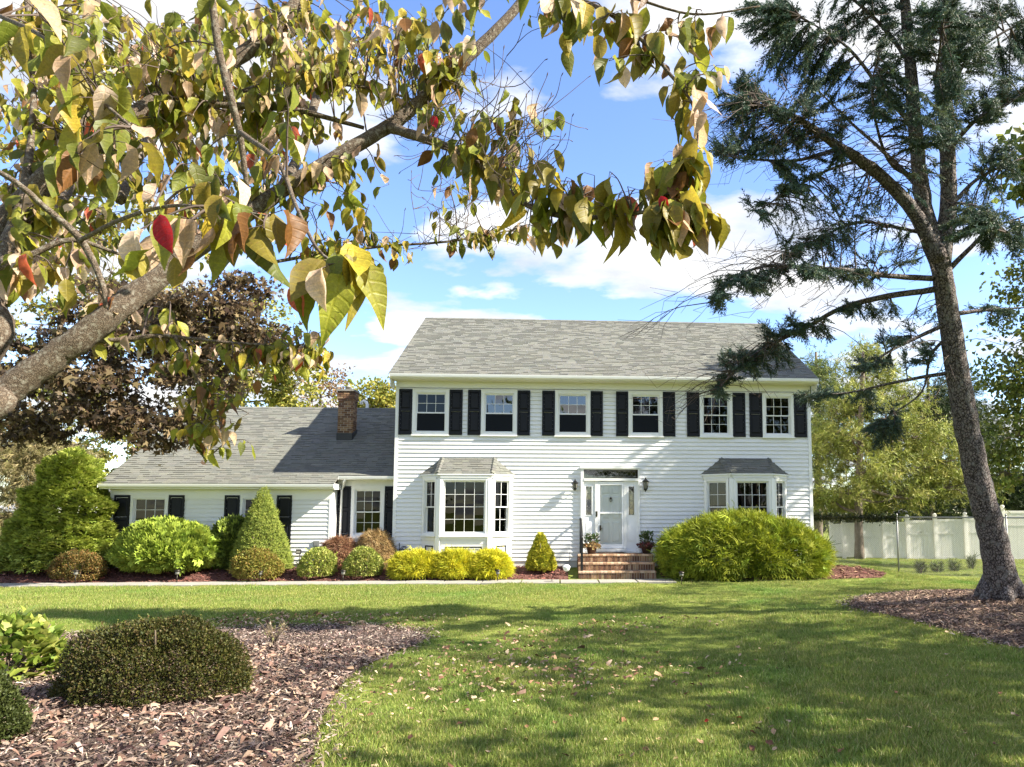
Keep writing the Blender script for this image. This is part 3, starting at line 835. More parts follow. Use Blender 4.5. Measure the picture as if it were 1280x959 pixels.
def leaded(x0, x1, z0, z1, y, vertical):
    p = MB(); p.box(x0, x1, y, y + 0.006, z0, z1); pn = p.build('pane', M['leaded'], ds)
    c = MB(); c.col = (0.3, 0.3, 0.3); r = 0.006
    def ring(cx, cz, a, e, n=20):
        pts = [(cx + a * math.cos(2 * PI * i / n), y - 0.006, cz + e * math.sin(2 * PI * i / n)) for i in range(n + 1)]
        c.tube(pts, r, 5)
    W_, H_ = x1 - x0, z1 - z0
    if vertical:
        for i in range(4): ring((x0 + x1) / 2, z0 + H_ * (i + .5) / 4, W_ * 0.36, H_ / 8.4)
        for x in (x0 + 0.02, x1 - 0.02): c.tube([(x, y - 0.006, z0), (x, y - 0.006, z1)], r, 5)
    else:
        k = 11                                    # a run of plain diamonds
        for i in range(k):
            xa, xb, zc = x0 + W_ * i / k, x0 + W_ * (i + 1) / k, (z0 + z1) / 2
            c.tube([(xa, y - 0.006, zc), ((xa + xb) / 2, y - 0.006, z1 - 0.03), (xb, y - 0.006, zc)], 0.005, 4); c.tube([(xa, y - 0.006, zc), ((xa + xb) / 2, y - 0.006, z0 + 0.03), (xb, y - 0.006, zc)], 0.005, 4)
        for z in (z0 + 0.03, z1 - 0.03): c.tube([(x0, y - 0.006, z), (x1, y - 0.006, z)], r, 5)
    c.build('leading', M['steel'], ds)
leaded(zx(179), zx(572), zz(166), zz(105), -0.02, False)
for xa, xb, ga, gb in ((177, 263, 193, 237), (499, 584, 514, 556)):
    b = MB()
    for a, c, s, t_ in cells(zx(xa), zx(xb), 0.745, zz(188) - 0.001, [(zx(ga), zx(gb), zz(443), zz(229))]): b.box(a, c, -0.035, 0.02, s, t_)
    a, c = zx(ga) - 0.03, zx(gb) + 0.03
    for q in ((a, c, zz(640), zz(490)),):
        b.box(q[0], q[1], -0.043, -0.036, q[2], q[3]); b.box(q[0] + 0.035, q[1] - 0.035, -0.052, -0.0435, q[2] + 0.035, q[3] - 0.035)
    for q in ((a, a + 0.03, zz(448), zz(224)), (c - 0.03, c, zz(448), zz(224)), (a + 0.03, c - 0.03, zz(448), zz(443)), (a + 0.03, c - 0.03, zz(229), zz(224))): b.box(q[0], q[1], -0.05, -0.036, q[2], q[3])
    b.build('sidelight', M['door'], ds)
    leaded(zx(ga), zx(gb), zz(443), zz(229), -0.01, True)
b = MB(); b.box(zx(286), zx(478), 0.0, 0.04, 0.835, zz(189))
X0, X1 = zx(300), zx(462); xm = (X0 + X1) / 2
for z0, z1 in ((zz(645), zz(492)), (zz(470), zz(300)), (zz(284), zz(222))):
    for a, c in ((X0 + 0.06, xm - 0.04), (xm + 0.04, X1 - 0.06)):
        g = 0.04
        b.add([(a, -0.002, z0), (c, -0.002, z0), (c, -0.002, z1), (a, -0.002, z1), (a + g, -0.022, z0 + g), (c - g, -0.022, z0 + g), (c - g, -0.022, z1 - g), (a + g, -0.022, z1 - g)],
              [(4, 5, 6, 7), (0, 1, 5, 4), (1, 2, 6, 5), (2, 3, 7, 6), (3, 0, 4, 7)])
dr = b.build('front_door', M['door'], ds)
b = MB(); b.lathe([(0.0, 0), (0.03, 0.0), (0.035, 0.03), (0.02, 0.06), (0.0, 0.08)], 10, (xm, -0.035, zz(325))); b.tube([(xm - 0.03, -0.03, zz(322)), (xm - 0.03, -0.05, zz(338)), (xm, -0.055, zz(345)), (xm + 0.03, -0.05, zz(338)), (xm + 0.03, -0.03, zz(322))], 0.009, 6)
b.build('knocker', M['bronze'], dr)
b = MB()                                   # storm door in front
xs0, xs1, zb0, zt1 = zx(287), zx(477), 0.84, zz(195)
b.box(xs0, X0, -0.065, -0.04, zb0, zt1); b.box(X1, xs1, -0.065, -0.04, zb0, zt1)
b.box(X0, X1, -0.065, -0.04, zt1 - 0.1, zt1); b.box(X0, X1, -0.065, -0.04, zb0, zb0 + 0.12); b.box(X0, X1, -0.068, -0.04, zz(434), zz(420))
st = b.build('storm_door', M['door'], ds)
for z0, z1 in ((zb0 + 0.12, zz(434)), (zz(420), zt1 - 0.1)):
    p = MB(); p.box(X0, X1, -0.055, -0.05, z0, z1); p.build('pane', M['storm'], ds)
b = MB(); b.box(X0 - 0.02, X0 + 0.035, -0.085, -0.066, zz(560), zz(520)); b.tube([(X0 + 0.01, -0.085, zz(530)), (X0 + 0.01, -0.12, zz(532)), (X0 + 0.06, -0.12, zz(545))], 0.011, 6)
b.box(zx(268), zx(280), -0.09, -0.071, zz(455), zz(415))
b.build('door_handle', M['bronze'], st)

# ---- lanterns either side of the door
def lantern(x, z0, z1):
    b = MB(); cy = -0.20; h = z1 - z0
    b.box(x - 0.045, x + 0.045, -0.035, -0.016, z0 + h * 0.15, z0 + h * 0.75)
    b.tube([(x, -0.03, z0 + h * .22), (x, -0.10, z0 + h * .06), (x, cy, z0 + h * .10)], 0.012, 6)
    b.lathe([(0.012, 0), (0.03, 0.012), (0.05, 0.05), (0.058, 0.07)], 6, (x, cy, z0 + h * .1), False)
    top = z1 - 0.13
    for k in range(6):
        a = 2 * PI * k / 6
        b.tube([(x + 0.056 * math.cos(a), cy + 0.056 * math.sin(a), z0 + h * .1 + 0.065), (x + 0.085 * math.cos(a), cy + 0.085 * math.sin(a), top)], 0.006, 5)
    b.lathe([(0.11, 0.0), (0.115, 0.012), (0.07, 0.05), (0.03, 0.085), (0.014, 0.1), (0.02, 0.115), (0.0, 0.14)], 6, (x, cy, top), False)
    o = b.build('lantern', M['blackmetal'], house)
    g = MB(); g.lathe([(0.05, 0.066), (0.078, top - z0 - h * .1 - 0.002)], 6, (x, cy, z0 + h * .1), False); g.build('lamp_glass', M['lampglass'], o)
lantern(fu(718.8, -0.2, 607), fz(718.8, 614.5, -0.2), fz(718.8, 599, -0.2))
lantern(fu(807.2, -0.2, 607), fz(807.2, 615.5, -0.2), fz(807.2, 597, -0.2))

# ---- the low wing on the left, with a set-back link
WU0, WU1, WV, CV = -8.25, -1.80, 0.03, 0.47
wz0, wz1 = 0.40, 2.50
wzw = (fu(165, WV, 640) - 0.03, fu(213, WV, 640)); wyw = (fu(310, WV, 640), fu(346, WV, 640))
def Fw(px, py): return F(px, py, WV)
zt_w = fz(190, 619, WV)
fw = FR(0, WV)
w1 = (fu(163.5, WV), fu(210.5, WV)); w2 = (fu(300.5, WV), fu(345.5, WV))
opw = [(a + 0.05, c - 0.05, 0.98, zt_w - 0.05) for a, c in (w1, w2)]
siding('siding', WU0 + 0.1, WU1 - 0.1, wz0, wz1 - 0.16, opw, fw, parent=house)
fc = FR(0, CV)
cw = (fu(439, CV), fu(480.5, CV)); cz = (fz(460, 671.5, CV), fz(460, 608, CV))
siding('siding', WU1 + 0.02, -0.002, wz0, cz[1] + 0.02, [(cw[0] + 0.05, cw[1] - 0.05, cz[0] + 0.05, cz[1] - 0.05)], fc, parent=house)
b = MB()
b.box(WU0, WU0 + 0.1, WV - 0.035, WV + 0.1, wz0 - 0.05, wz1 - 0.161); b.build('corner_board', M['trim'], house)
b = MB(); b.box(WU1 - 0.1, WU1, WV - 0.035, WV + 0.02, wz0 - 0.05, wz1 - 0.161); b.build('corner_board', M['trim'], house)
b = MB(); b.box(WU1 - 0.02, WU1 + 0.001, WV + 0.021, CV + 0.3, wz0 - 0.05, 2.75)
b.build('corner_board', M['trim'], house)
b = MB()
b.box(WU0, WU1, WV - 0.034, WV + 0.02, wz1 - 0.16, wz1 + 0.12); b.build('frieze_board', M['trim'], house)
b = MB(); b.box(WU1 + 0.005, -0.003, CV - 0.034, CV + 0.02, cz[1] + 0.021, 2.95); b.build('frieze_board', M['trim'], house)
b = MB(); b.box(WU0 + .02, WU1 - .02, WV - 0.004, WV + 0.2, -0.2, wz0 - 0.002); b.box(WU1 - 0.019, -0.004, CV - 0.004, CV + 0.2, -0.2, wz0 - 0.002); b.build('foundation', M['found'], house)
b = MB()
b.box(WU0 + .03, 0.0, 10.0, 10.1, 0, 2.7); b.box(WU0 + .03, WU0 + .15, WV + .131, 9.99, 0, 2.7); b.box(WU0 + .16, -0.01, 3.5, 3.6, 0, 2.7); b.box(WU0 + .16, -0.01, CV + .2, 3.49, 0.45, 0.55)
b.box(WU0 + .16, -0.01, CV + .14, 3.49, 2.42, 2.5)
b.build('inner_walls', M['room'], house)
WEV, WEZ, WRV, WRZ = WV - 0.34, 2.80, 5.05, 5.82
sl_ = (WRZ - WEZ) / (WRV - WEV)
CEV = CV - 0.33; CEZ = WEZ + (CEV - WEV) * sl_
b = MB(); b.col = (0.29, 0.275, 0.24)
b.add([(WU0 - 0.15, WEV, WEZ), (WU1 + 0.12, WEV, WEZ), (WU1 + 0.12, CEV, CEZ), (-0.0, CEV, CEZ), (0, WRV, WRZ), (WU0 - 0.15, WRV, WRZ), (0, 2 * WRV - WEV, WEZ), (WU0 - 0.15, 2 * WRV - WEV, WEZ)],
      [(0, 1, 2, 5), (2, 3, 4, 5), (5, 4, 6, 7)])
d = -0.03
b.add([(WU0 - 0.15, WEV, WEZ + d), (WU1 + 0.12, WEV, WEZ + d), (WU1 + 0.12, CEV, CEZ + d), (-0.0, CEV, CEZ + d), (0, WRV, WRZ + d), (WU0 - 0.15, WRV, WRZ + d)], [(5, 2, 1, 0), (5, 4, 3, 2)])
b.add([(WU0 - 0.15, WEV, WEZ), (WU1 + 0.12, WEV, WEZ), (WU1 + 0.12, WEV, WEZ + d), (WU0 - 0.15, WEV, WEZ + d)], [(3, 2, 1, 0)])
wroof = b.build('roof', M['shingle'], house)
shingles((WU0 - 0.17, CEV, CEZ + 0.001), (0.0, CEV, CEZ + 0.001), (WU0 - 0.17, WRV, WRZ), (0.0, WRV, WRZ), 0.142, wroof)
shingles((WU0 - 0.17, WEV - 0.02, WEZ - 0.01), (WU1 + 0.13, WEV - 0.02, WEZ - 0.01), (WU0 - 0.17, CEV, CEZ), (WU1 + 0.13, CEV, CEZ), 0.142, wroof)
b = MB(); u = WU0 - 0.17
while u < -0.01:
    b.col = tuple(pal(1, SHC, 0.08)[0]); e = min(u + 0.30, 0)
    b.add([(u, WRV - 0.14, WRZ - 0.06), (e, WRV - 0.14, WRZ - 0.055), (e, WRV, WRZ + 0.03), (u, WRV, WRZ + 0.022), (u, WRV + 0.14, WRZ - 0.06), (e, WRV + 0.14, WRZ - 0.055)], [(0, 1, 2, 3), (3, 2, 5, 4)])
    u += 0.14
o = b.build('ridge_cap', M['shingle'], wroof); o['kind'] = 'stuff'
b = MB(); b.prism_z([(WU0 - 0.1, WEV + 0.01), (WU1 + 0.1, WEV + 0.01), (WU1 + 0.1, WV + 0.05), (WU0 - 0.1, WV + 0.05)], 2.622, 2.64)
b.box(WU1 + 0.105, -0.004, CEV + 0.01, CV + 0.02, 2.955, 2.97)
b.build('soffit', M['soffit'], house)
b = MB(); b.box(WU0 - 0.12, WU1 + 0.1, WEV - 0.012, WEV + 0.009, 2.625, 2.78); b.box(WU1 + 0.125, -0.004, CEV - 0.012, CEV + 0.009, 2.93, CEZ - 0.02)
b.box(WU1 + 0.101, WU1 + 0.124, WEV - 0.01, CV, 2.625, 2.79)
b.build('fascia', M['trim'], house)
gutter(WU0 - 0.12, WU1 + 0.14, WEV - 0.013, 2.66, house); gutter(WU1 + 0.13, -0.02, CEV - 0.013, CEZ - 0.13, house)
b = MB()
for u0, u1 in ((WU0 - 0.14, WU0 - 0.12),):
    b.add([(u, y, z) for u in (u0, u1) for y, z in ((WEV, WEZ - 0.19), (WEV, WEZ - 0.035), (WRV, WRZ - 0.035), (WRV, WRZ - 0.19))], [(0, 1, 2, 3), (7, 6, 5, 4), (0, 3, 7, 4), (1, 5, 6, 2), (0, 4, 5, 1)])
b.build('rake_board', M['trim'], house)
b = MB(); z = 0.4
while z < 5.6:                              # left gable end of the wing
    lo = WV + 0.1 if z < 2.65 else WV + 0.1 + (z - 2.65) / sl_
    hi = 10.0 if z < 2.65 else 10.0 - (z - 2.65) / sl_
    if hi > lo: b.add([(WU0 + 0.003, lo, z), (WU0 + 0.003, hi, z), (WU0 + 0.016, hi, z + 0.127), (WU0 + 0.016, lo, z + 0.127)], [(0, 1, 2, 3)])
    z += 0.127
o = b.build('siding', M['siding'], house); o['kind'] = 'stuff'
for a, c in (w1, w2): window(house, fw, a, c, 0.95, zt_w, 3, 2, 2, grille_low=True, casing=0.075)
for a, c in ((143, 162.8), (211.2, 230.6), (281, 299.6), (346.4, 365)): shutter(house, fw, fu(a, WV), fu(c, WV), 0.93, zt_w)
window(house, fc, cw[0], cw[1], cz[0], cz[1], 3, 2, 2)
shutter(house, fc, fu(420.5, CV), fu(438.2, CV), cz[0], cz[1]); shutter(house, fc, cw[1] + 0.01, cw[1] + 0.44, cz[0], cz[1])
# small box and flood lamp on the wing wall
b = MB(); q = Fw(396, 680); b.box(q[0] - 0.09, q[0] + 0.09, -0.06 + WV, -0.018 + WV, q[1] - 0.09, q[1] + 0.09); b.box(q[0] - 0.06, q[0] + 0.06, -0.075 + WV, -0.061 + WV, q[1] - 0.05, q[1] + 0.05)
b.build('outlet_box', M['steel'], house)
b = MB(); b.tube([(-1.45, CEV - 0.06, CEZ - 0.1), (-1.52, CEV - 0.03, CEZ - 0.18), (-1.62, CV - 0.08, CEZ - 0.32), (-1.66, CV - 0.06, CEZ - 0.45), (-1.66, CV - 0.06, 0.4)], 0.035, 8)
b.build('downspout', M['trim'], house)

# chimney
cv = 2.48; c0, c1 = fu(422.3, cv, 520), fu(441.0, cv, 520); cd = c1 - c0
czt = fz(430, 489, cv); czb = WEZ + (cv - WEV) * sl_ - 0.1
ch = MB(); ch.box(c0 + .012, c1 - .012, cv + .012, cv + cd - .012, czb, czt); chim = ch.build('chimney', M['mortar'], house)
b = MB(); bh, mj = 0.062, 0.011; z = fz(430, 541, cv); row = 0
BRC = [lin(130, 100, 76), lin(116, 86, 66), lin(144, 116, 90), lin(104, 78, 62), lin(152, 126, 100), lin(96, 72, 58)]
while z < czt - 0.01:
    ex = 0.035 if z > czt - 0.30 else (0.02 if z > czt - 0.38 else 0)
    off = 0.1 if row % 2 else 0.0
    for side in range(4):
        x = -off
        while x < cd + 2 * ex:
            a, e = max(x, 0), min(x + 0.2, cd + 2 * ex)
            if e - a > 0.03:
                b.col = tuple(pal(1, BRC, 0.1)[0]); pr = 0.012 + ex + RNG.uniform(0, .004)
                a0, e0 = a - ex + mj / 2, e - ex - mj / 2
                if side == 0: b.box(c0 + a0, c0 + e0, cv + .012 - pr, cv + .03, z, z + bh)
                elif side == 1: b.box(c0 + a0, c0 + e0, cv + cd - .03, cv + cd - .012 + pr, z, z + bh)
                elif side == 2: b.box(c0 + .012 - pr, c0 + .03, cv + a0, cv + e0, z, z + bh)
                else: b.box(c1 - .03, c1 - .012 + pr, cv + a0, cv + e0, z, z + bh)
            x += 0.2 + mj
    z += bh + mj; row += 1
o = b.build('brick', M['brick'], chim); o['kind'] = 'stuff'
b = MB(); b.box(c0 - 0.06, c1 + 0.06, cv - 0.06, cv + cd + 0.06, czt, czt + 0.06); b.lathe([(0.10, 0.06), (0.10, 0.16), (0.13, 0.17), (0.02, 0.24)], 10, ((c0 + c1) / 2, cv + cd / 2, czt))
b.build('chimney_cap', M['concrete'], chim)
b = MB(); fb = cv - 0.012; z0 = fz(430, 541.5, cv)
b.box(c0 - 0.015, c1 + 0.015, cv - 0.03, cv - 0.002, czb - 0.05, z0)
zl = lambda v: WEZ + (v - WEV) * sl_
for u0, u1 in ((c0 - 0.015, c0 - 0.002), (c1 + 0.002, c1 + 0.015)):
    b.add([(u, v, z) for u in (u0, u1) for v, z in ((cv - 0.03, czb - 0.05), (cv + cd + 0.03, zl(cv + cd) - 0.05), (cv + cd + 0.03, zl(cv + cd) + 0.16), (cv - 0.03, z0))], [(0, 1, 2, 3), (7, 6, 5, 4), (3, 2, 6, 7), (0, 3, 7, 4)])
b.build('flashing', M['flash'], chim)
# hooked white vent pipe behind the ridge
vu = fu(459, 5.6, 505); vz = fz(459, 501, 5.6)
b = MB(); b.tube([(vu, 5.6, 5.2), (vu, 5.6, vz - 0.14), (vu - 0.03, 5.6, vz - 0.05), (vu - 0.12, 5.6, vz), (vu - 0.21, 5.6, vz - 0.05), (vu - 0.23, 5.6, vz - 0.14)], 0.055, 10)
b.build('vent_pipe', M['plasticwhite'], house)

# ================================================================== brick steps, rail, pots, lamps
steps = thing('brick_steps', 'three red brick steps up to the white front door', 'steps', tuple(HO), TH)
s0, s1 = fu(723, -1.4, 715), fu(820, -1.4, 715)
LV = [(-0.88, 0.70), (-1.17, 0.475), (-1.46, 0.25)]
b = MB()
for v, z in LV: b.box(s0 + 0.015 - 0.001 * z, s1 - 0.015 + 0.001 * z, v + 0.015, -0.155, -0.05, z - 0.015)
b.build('core', M['mortar'], steps)
for k, (v, z) in enumerate(LV):
    zl_ = LV[k + 1][1] if k < 2 else 0.0
    b = MB()
    x = s0
    while x < s1 - 0.04:                      # soldier bricks stand in each riser, on a low stretcher course
        b.col = tuple(pal(1, BRC, 0.12)[0]); e = min(x + 0.073, s1)
        b.box(x + 0.007, e - 0.006, v + RNG.uniform(-.004, .003), v + 0.1, zl_ + 0.012, z - 0.058)
        x += 0.073
    x = s0
    while x < s1 - 0.04:                      # headers along the edge of each tread
        b.col = tuple(pal(1, [lin(178, 148, 120), lin(160, 128, 102), lin(190, 164, 138)], 0.1)[0]); e = min(x + 0.105, s1)
        b.box(x + 0.004, e - 0.004, v - 0.018 + RNG.uniform(-.003, .003), v + 0.2, z - 0.05, z + RNG.uniform(-.003, .001))
        x += 0.105
    vv = v + 0.208; end = -0.16 if k == 0 else LV[k - 1][0] - 0.002
    while vv < end - 0.03:
        x = s0 + (0.1 if int(vv * 100) % 2 else 0)
        while x < s1 - 0.03:
            b.col = tuple(pal(1, BRC, 0.09)[0]); e = min(x + 0.2, s1); b.box(x + 0.004, e - 0.004, vv, min(vv + 0.092, end), z - 0.06, z + RNG.uniform(-.003, .002)); x += 0.21
        vv += 0.1
    for sx, ox in ((s0, 1), (s1, -1)):        # bricks of the cheeks
        zz_ = 0.0; r = 0
        while zz_ < z - 0.06:
            y = v + 0.01 + (0.1 if r % 2 else 0)
            while y < -0.17:
                b.col = tuple(pal(1, BRC, 0.09)[0]); e = min(y + 0.2, -0.16); b.box(min(sx - ox * .002, sx + ox * .03), max(sx - ox * .002, sx + ox * .03), y + .205 * (zz_ > zl_ + .08) * (y < v + .1), e, zz_ + 0.008, zz_ + 0.066); y += 0.21
            zz_ += 0.073; r += 1
        if k: pass
    o = b.build('brick', M['brick'], steps); o['kind'] = 'stuff'
rail = thing('handrail', 'black iron handrail on the left edge of the brick steps', 'handrail', tuple(HO), TH)
ru = s0 + 0.10
zA, zB = fz(726, 649, -0.3), 1.26
b = MB(); b.box(ru - 0.034, ru + 0.034, -0.33, -0.282, 0.70, zA - 0.03); b.build('post', M['blackmetal'], rail)
b = MB(); b.box(ru - 0.034, ru + 0.034, -1.33, -1.282, 0.25, zB - 0.03); b.build('post', M['blackmetal'], rail)
b = MB(); b.tube([(ru, -1.42, zB - 0.10), (ru, -1.38, zB - 0.02), (ru, -1.30, zB), (ru, -0.306, zA), (ru, -0.1, zA), (ru, -0.03, zA)], 0.036, 8); b.build('top_rail', M['blackmetal'], rail)
b = MB(); b.tube([(ru, -1.30, 0.42), (ru, -0.306, 0.42 + zA - zB)], 0.014, 6); b.build('bottom_rail', M['blackmetal'], rail)
for k in range(1, 7):
    v = -1.30 + k * 0.142; b = MB(); zc_ = (zA - zB) * (v + 1.30) / 0.994
    b.box(ru - 0.009, ru + 0.009, v - 0.009, v + 0.009, 0.42 + zc_, zB + zc_); b.build('baluster', M['blackmetal'], rail)
b = MB(); m0, m1 = fu(748, -.5, 689), fu(781, -.5, 689); b.box(m0, m1, -0.62, -0.17, 0.703, 0.722)
o = b.build('doormat', M['rubber']); o.location = tuple(HO); o.rotation_euler = (0, 0, TH)
tag(o, 'dark brown doormat lying at the foot of the white front door', 'doormat')
# ================================================================== foliage templates
def T_rhomb(w=0.5, fold=0.12):
    return [(0, 0, 0), (w / 2, 0.5, fold), (0, 1, 0), (-w / 2, 0.5, fold)], [(0, 1, 2), (0, 2, 3)]
def T_fan(k=5, spread=0.95, w=0.13, droop=0.25):
    v, f = [], []
    for i in range(k):
        a = spread * (i - (k - 1) / 2) / ((k - 1) / 2); y0 = 0.42 * abs(a) / spread * 0.0
        l = 1.0 - 0.32 * abs(a) / spread
        d = np.array([math.sin(a), math.cos(a)]); p = np.array([-d[1], d[0]]) * w
        q = [np.array([0, y0]), d * l * 0.55 + p, d * l, d * l * 0.55 - p]
        b = len(v)
        for s, t in zip(q, (0, 0.55, 1, 0.55)): v.append((s[0], s[1], 0.16 * t - droop * t * t + 0.03 * (i % 2)))
        f += [(b, b + 1, b + 2), (b, b + 2, b + 3)]
    return v, f
def T_thread(k=3, w=0.035, droop=0.5):
    v, f = [], []
    for i in range(k):
        a = (i - (k - 1) / 2) * 0.42; l = 1 - 0.15 * (i % 2); b = len(v)
        for j in range(3):
            t = j / 2; hw_ = w * (1 - 0.65 * t)
            y = l * t * (1 - 0.15 * t); x = math.sin(a) * l * t; z = 0.28 * t - droop * t * t
            v += [(x - hw_, y, z), (x + hw_, y, z + 0.01)]
            if j: f.append((b + 2 * j - 2, b + 2 * j - 1, b + 2 * j + 1, b + 2 * j))
    return v, f
def T_sprig(n=12, nl=0.3, w=0.035, axis=True, seed=1):
    r = np.random.default_rng(seed); v, f = [], []
    for i in range(n):
        y = 0.08 + 0.86 * i / n; a = i * 2.4; d = np.array([math.cos(a), 0.75, math.sin(a)]); d /= np.linalg.norm(d)
        p = np.array([-math.sin(a), 0, math.cos(a)]) * w; o = np.array([0, y, 0]); b = len(v)
        v += [tuple(o - p), tuple(o + p), tuple(o + d * nl * r.uniform(.8, 1.15))]; f.append((b, b + 1, b + 2))
    b = len(v); v += [(-w, 0.85, 0), (w, 0.85, 0), (0, 1 + nl * .5, 0)]; f.append((b, b + 1, b + 2))
    if axis:
        b = len(v); q = 0.018; v += [(-q, 0, 0), (q, 0, 0), (q * .4, 1, 0), (-q * .4, 1, 0)]; f.append((b, b + 1, b + 2, b + 3))
    return v, f
def T_maple():
    v = [(0, 0, 0)]; f = []
    for a, l in ((-1.9, .45), (-1.5, .3), (-0.95, .85), (-.5, .45), (0, 1.0), (.5, .45), (.95, .85), (1.5, .3), (1.9, .45)):
        v.append((math.sin(a) * l * .95, 0.15 + math.cos(a) * l * .85, -0.18 * l * l))
    for i in range(1, 9): f.append((0, i + 1, i))
    return v, f

# ================================================================== shrubs
def shrub_points(n, w, h, d, prof, amp, freq, seed, shell=0.72, zs=1.0):
    """points through the outer shell of a lumpy body of revolution; prof(t) is its radius from foot to top"""
    tt = np.linspace(0, 1, 200); rr = np.array([prof(t) for t in tt])
    sl = np.sqrt((np.gradient(rr, tt) * (w / 2)) ** 2 + h ** 2) * np.maximum(rr, 0.02); cdf = np.cumsum(sl); cdf /= cdf[-1]
    t = np.interp(RNG.uniform(size=n), cdf, tt); r = np.interp(t, tt, rr)
    a = RNG.uniform(0, 2 * PI, n)
    dr = np.interp(t, tt, np.gradient(rr, tt)) * (w + d) / 4
    nr = norm(np.stack([np.cos(a) * h, np.sin(a) * h, -dr], 1))
    p = np.stack([np.cos(a) * r * w / 2, np.sin(a) * r * d / 2, t * h], 1)
    q = p * np.array([1, 1, zs])
    lump = smooth_noise(q, freq, 7, seed) + 0.5 * smooth_noise(q, freq * 2.3, 5, seed + 1)
    s = RNG.uniform(size=n) ** 0.45
    dep = (1 - s) * (1 - shell)
    c = np.array([0, 0, h * 0.4])
    p = c + (p - c) * (1 - dep)[:, None] + nr * (amp * lump)[:, None]
    return p, nr, lump, dep
def shrub(name, label, pos, w, h, d, prof, tpl, n, size, cols, amp=0.06, freq=5.0, out=1.0, upb=0.3, rnd=0.5, seed=0, matn='scale',
          shell=0.72, wts=None, stems=5, zs=1.0, group=None, lumpcol=0.0, tipcol=None, flat=False, rz=0.0, cat='shrub', lean=None, zmin=0.03, shoots=0):
    root = thing(name, label, cat, (pos[0], pos[1], float(zg(pos[0], pos[1]))), rz, group)
    p, nr, lump, dep = shrub_points(n, w, h, d, prof, amp, freq, seed, shell, zs)
    if lean is not None: p[:, :2] += np.outer((p[:, 2] / h) ** 1.5, lean)
    p[:, 2] = np.maximum(p[:, 2], zmin + RNG.uniform(0, .05, n))
    dr = norm(nr * out + np.array([0, 0, upb]) + RNG.normal(0, rnd, (n, 3)))
    R = frames_up(dr, np.tile([0, 0, 1.0], (n, 1)) + RNG.normal(0, 0.25 if flat else 0.8, (n, 3)))
    C = pal(n, cols, 0.14, wts) * (1 + np.clip(0.22 * smooth_noise(p, 2.6 / max(min(w, 2), .6), 6, seed + 50), -.4, .5))[:, None]
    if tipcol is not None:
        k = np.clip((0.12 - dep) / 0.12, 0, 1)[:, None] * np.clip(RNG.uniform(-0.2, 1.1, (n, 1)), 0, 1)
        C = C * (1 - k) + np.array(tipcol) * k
    if shoots:
        k = shoots; i = RNG.integers(0, n, k); m_ = 9
        t = np.tile(np.linspace(.15, 1, m_), k); ii = np.repeat(i, m_); ln = np.repeat(RNG.uniform(.03, .13, k), m_)
        d0 = norm(nr[i] + np.array([0, 0, .6]) + RNG.normal(0, .4, (k, 3)))
        p = np.vstack([p, p[ii] + np.repeat(d0, m_, 0) * (t * ln)[:, None] + RNG.normal(0, size * .3, (k * m_, 3))])
        dr = np.vstack([dr, norm(np.repeat(d0, m_, 0) + RNG.normal(0, .9, (k * m_, 3)))]); R = frames_up(dr, np.tile([0, 0, 1.0], (len(dr), 1)) + RNG.normal(0, .8, (len(dr), 3)))
        C = np.vstack([C, np.repeat(pal(k, cols, .14, wts) * 1.25, m_, 0)]); n = len(p)
    me = batch_mesh('foliage', *tpl, p - dr * size * 0.3, R, size * RNG.lognormal(0, 0.2, n), C, M[matn])
    fo = link('foliage', me, root, kind='stuff')
    b = MB()
    for k in range(stems):
        a = RNG.uniform(0, 2 * PI); r = RNG.uniform(0.2, 0.6); tz = RNG.uniform(0.5, 0.85)
        x, y = math.cos(a) * w / 2 * r, math.sin(a) * d / 2 * r
        b.tube(spline([(x * .1, y * .1, -0.03), (x * .5, y * .5, h * tz * .45), (x, y, h * tz)], 3), np.linspace(0.03, 0.008, 7) * max(h, .5), 6)
    b.build('stem', M['stem'], root)
    return root
dome = lambda e=2.2, b=0.72: (lambda t: (max(1 - t ** e, 0)) ** (1 / e) * (b + (1 - b) * min(t / 0.3, 1)))
def cone(e=1.0, b=0.85, rt=0.05):
    return lambda t: ((1 - t) ** e * (1 - rt) + rt * math.sqrt(max(1 - t, 0))) * (b + (1 - b) * min(t / 0.15, 1))
def base(px, py): return gr(px, py)
def hv(px, v):                       # a spot in the planting bed: along the house by pixel, out from the wall by v metres
    u = fu(px, v, 700); q = hw(u, v); q[2] = float(zg(q[0], q[1])); return q
FAN, THREAD, SPRIG, RH, MAP = T_fan(4, 0.95, 0.15), T_thread(), T_sprig(7, 0.45, 0.065), T_rhomb(), T_maple()
RHW = T_rhomb(0.62, 0.1)

p = hv(78, 0.0)
shrub('false_cypress', 'large broad cone shaped bright green layered evergreen at the left end of the house', p, 3.45, 3.75, 3.0,
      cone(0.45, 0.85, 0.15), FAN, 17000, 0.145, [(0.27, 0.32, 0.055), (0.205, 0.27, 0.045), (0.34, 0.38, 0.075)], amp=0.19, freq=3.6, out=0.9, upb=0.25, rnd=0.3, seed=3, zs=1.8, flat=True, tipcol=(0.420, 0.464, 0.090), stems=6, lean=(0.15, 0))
p = hv(98, -1.25)
shrub('spirea', 'low rust tinged mounded shrub in front of the big layered evergreen', p, 1.6, 0.78, 1.0, dome(2.4), RH, 8000, 0.05,
      [(0.16, 0.12, 0.03), (0.20, 0.11, 0.035), (0.11, 0.11, 0.03), (0.24, 0.16, 0.05)], amp=0.05, freq=5, seed=5, shoots=120, matn='leaf', rnd=0.8)
p = hv(206, -0.75)
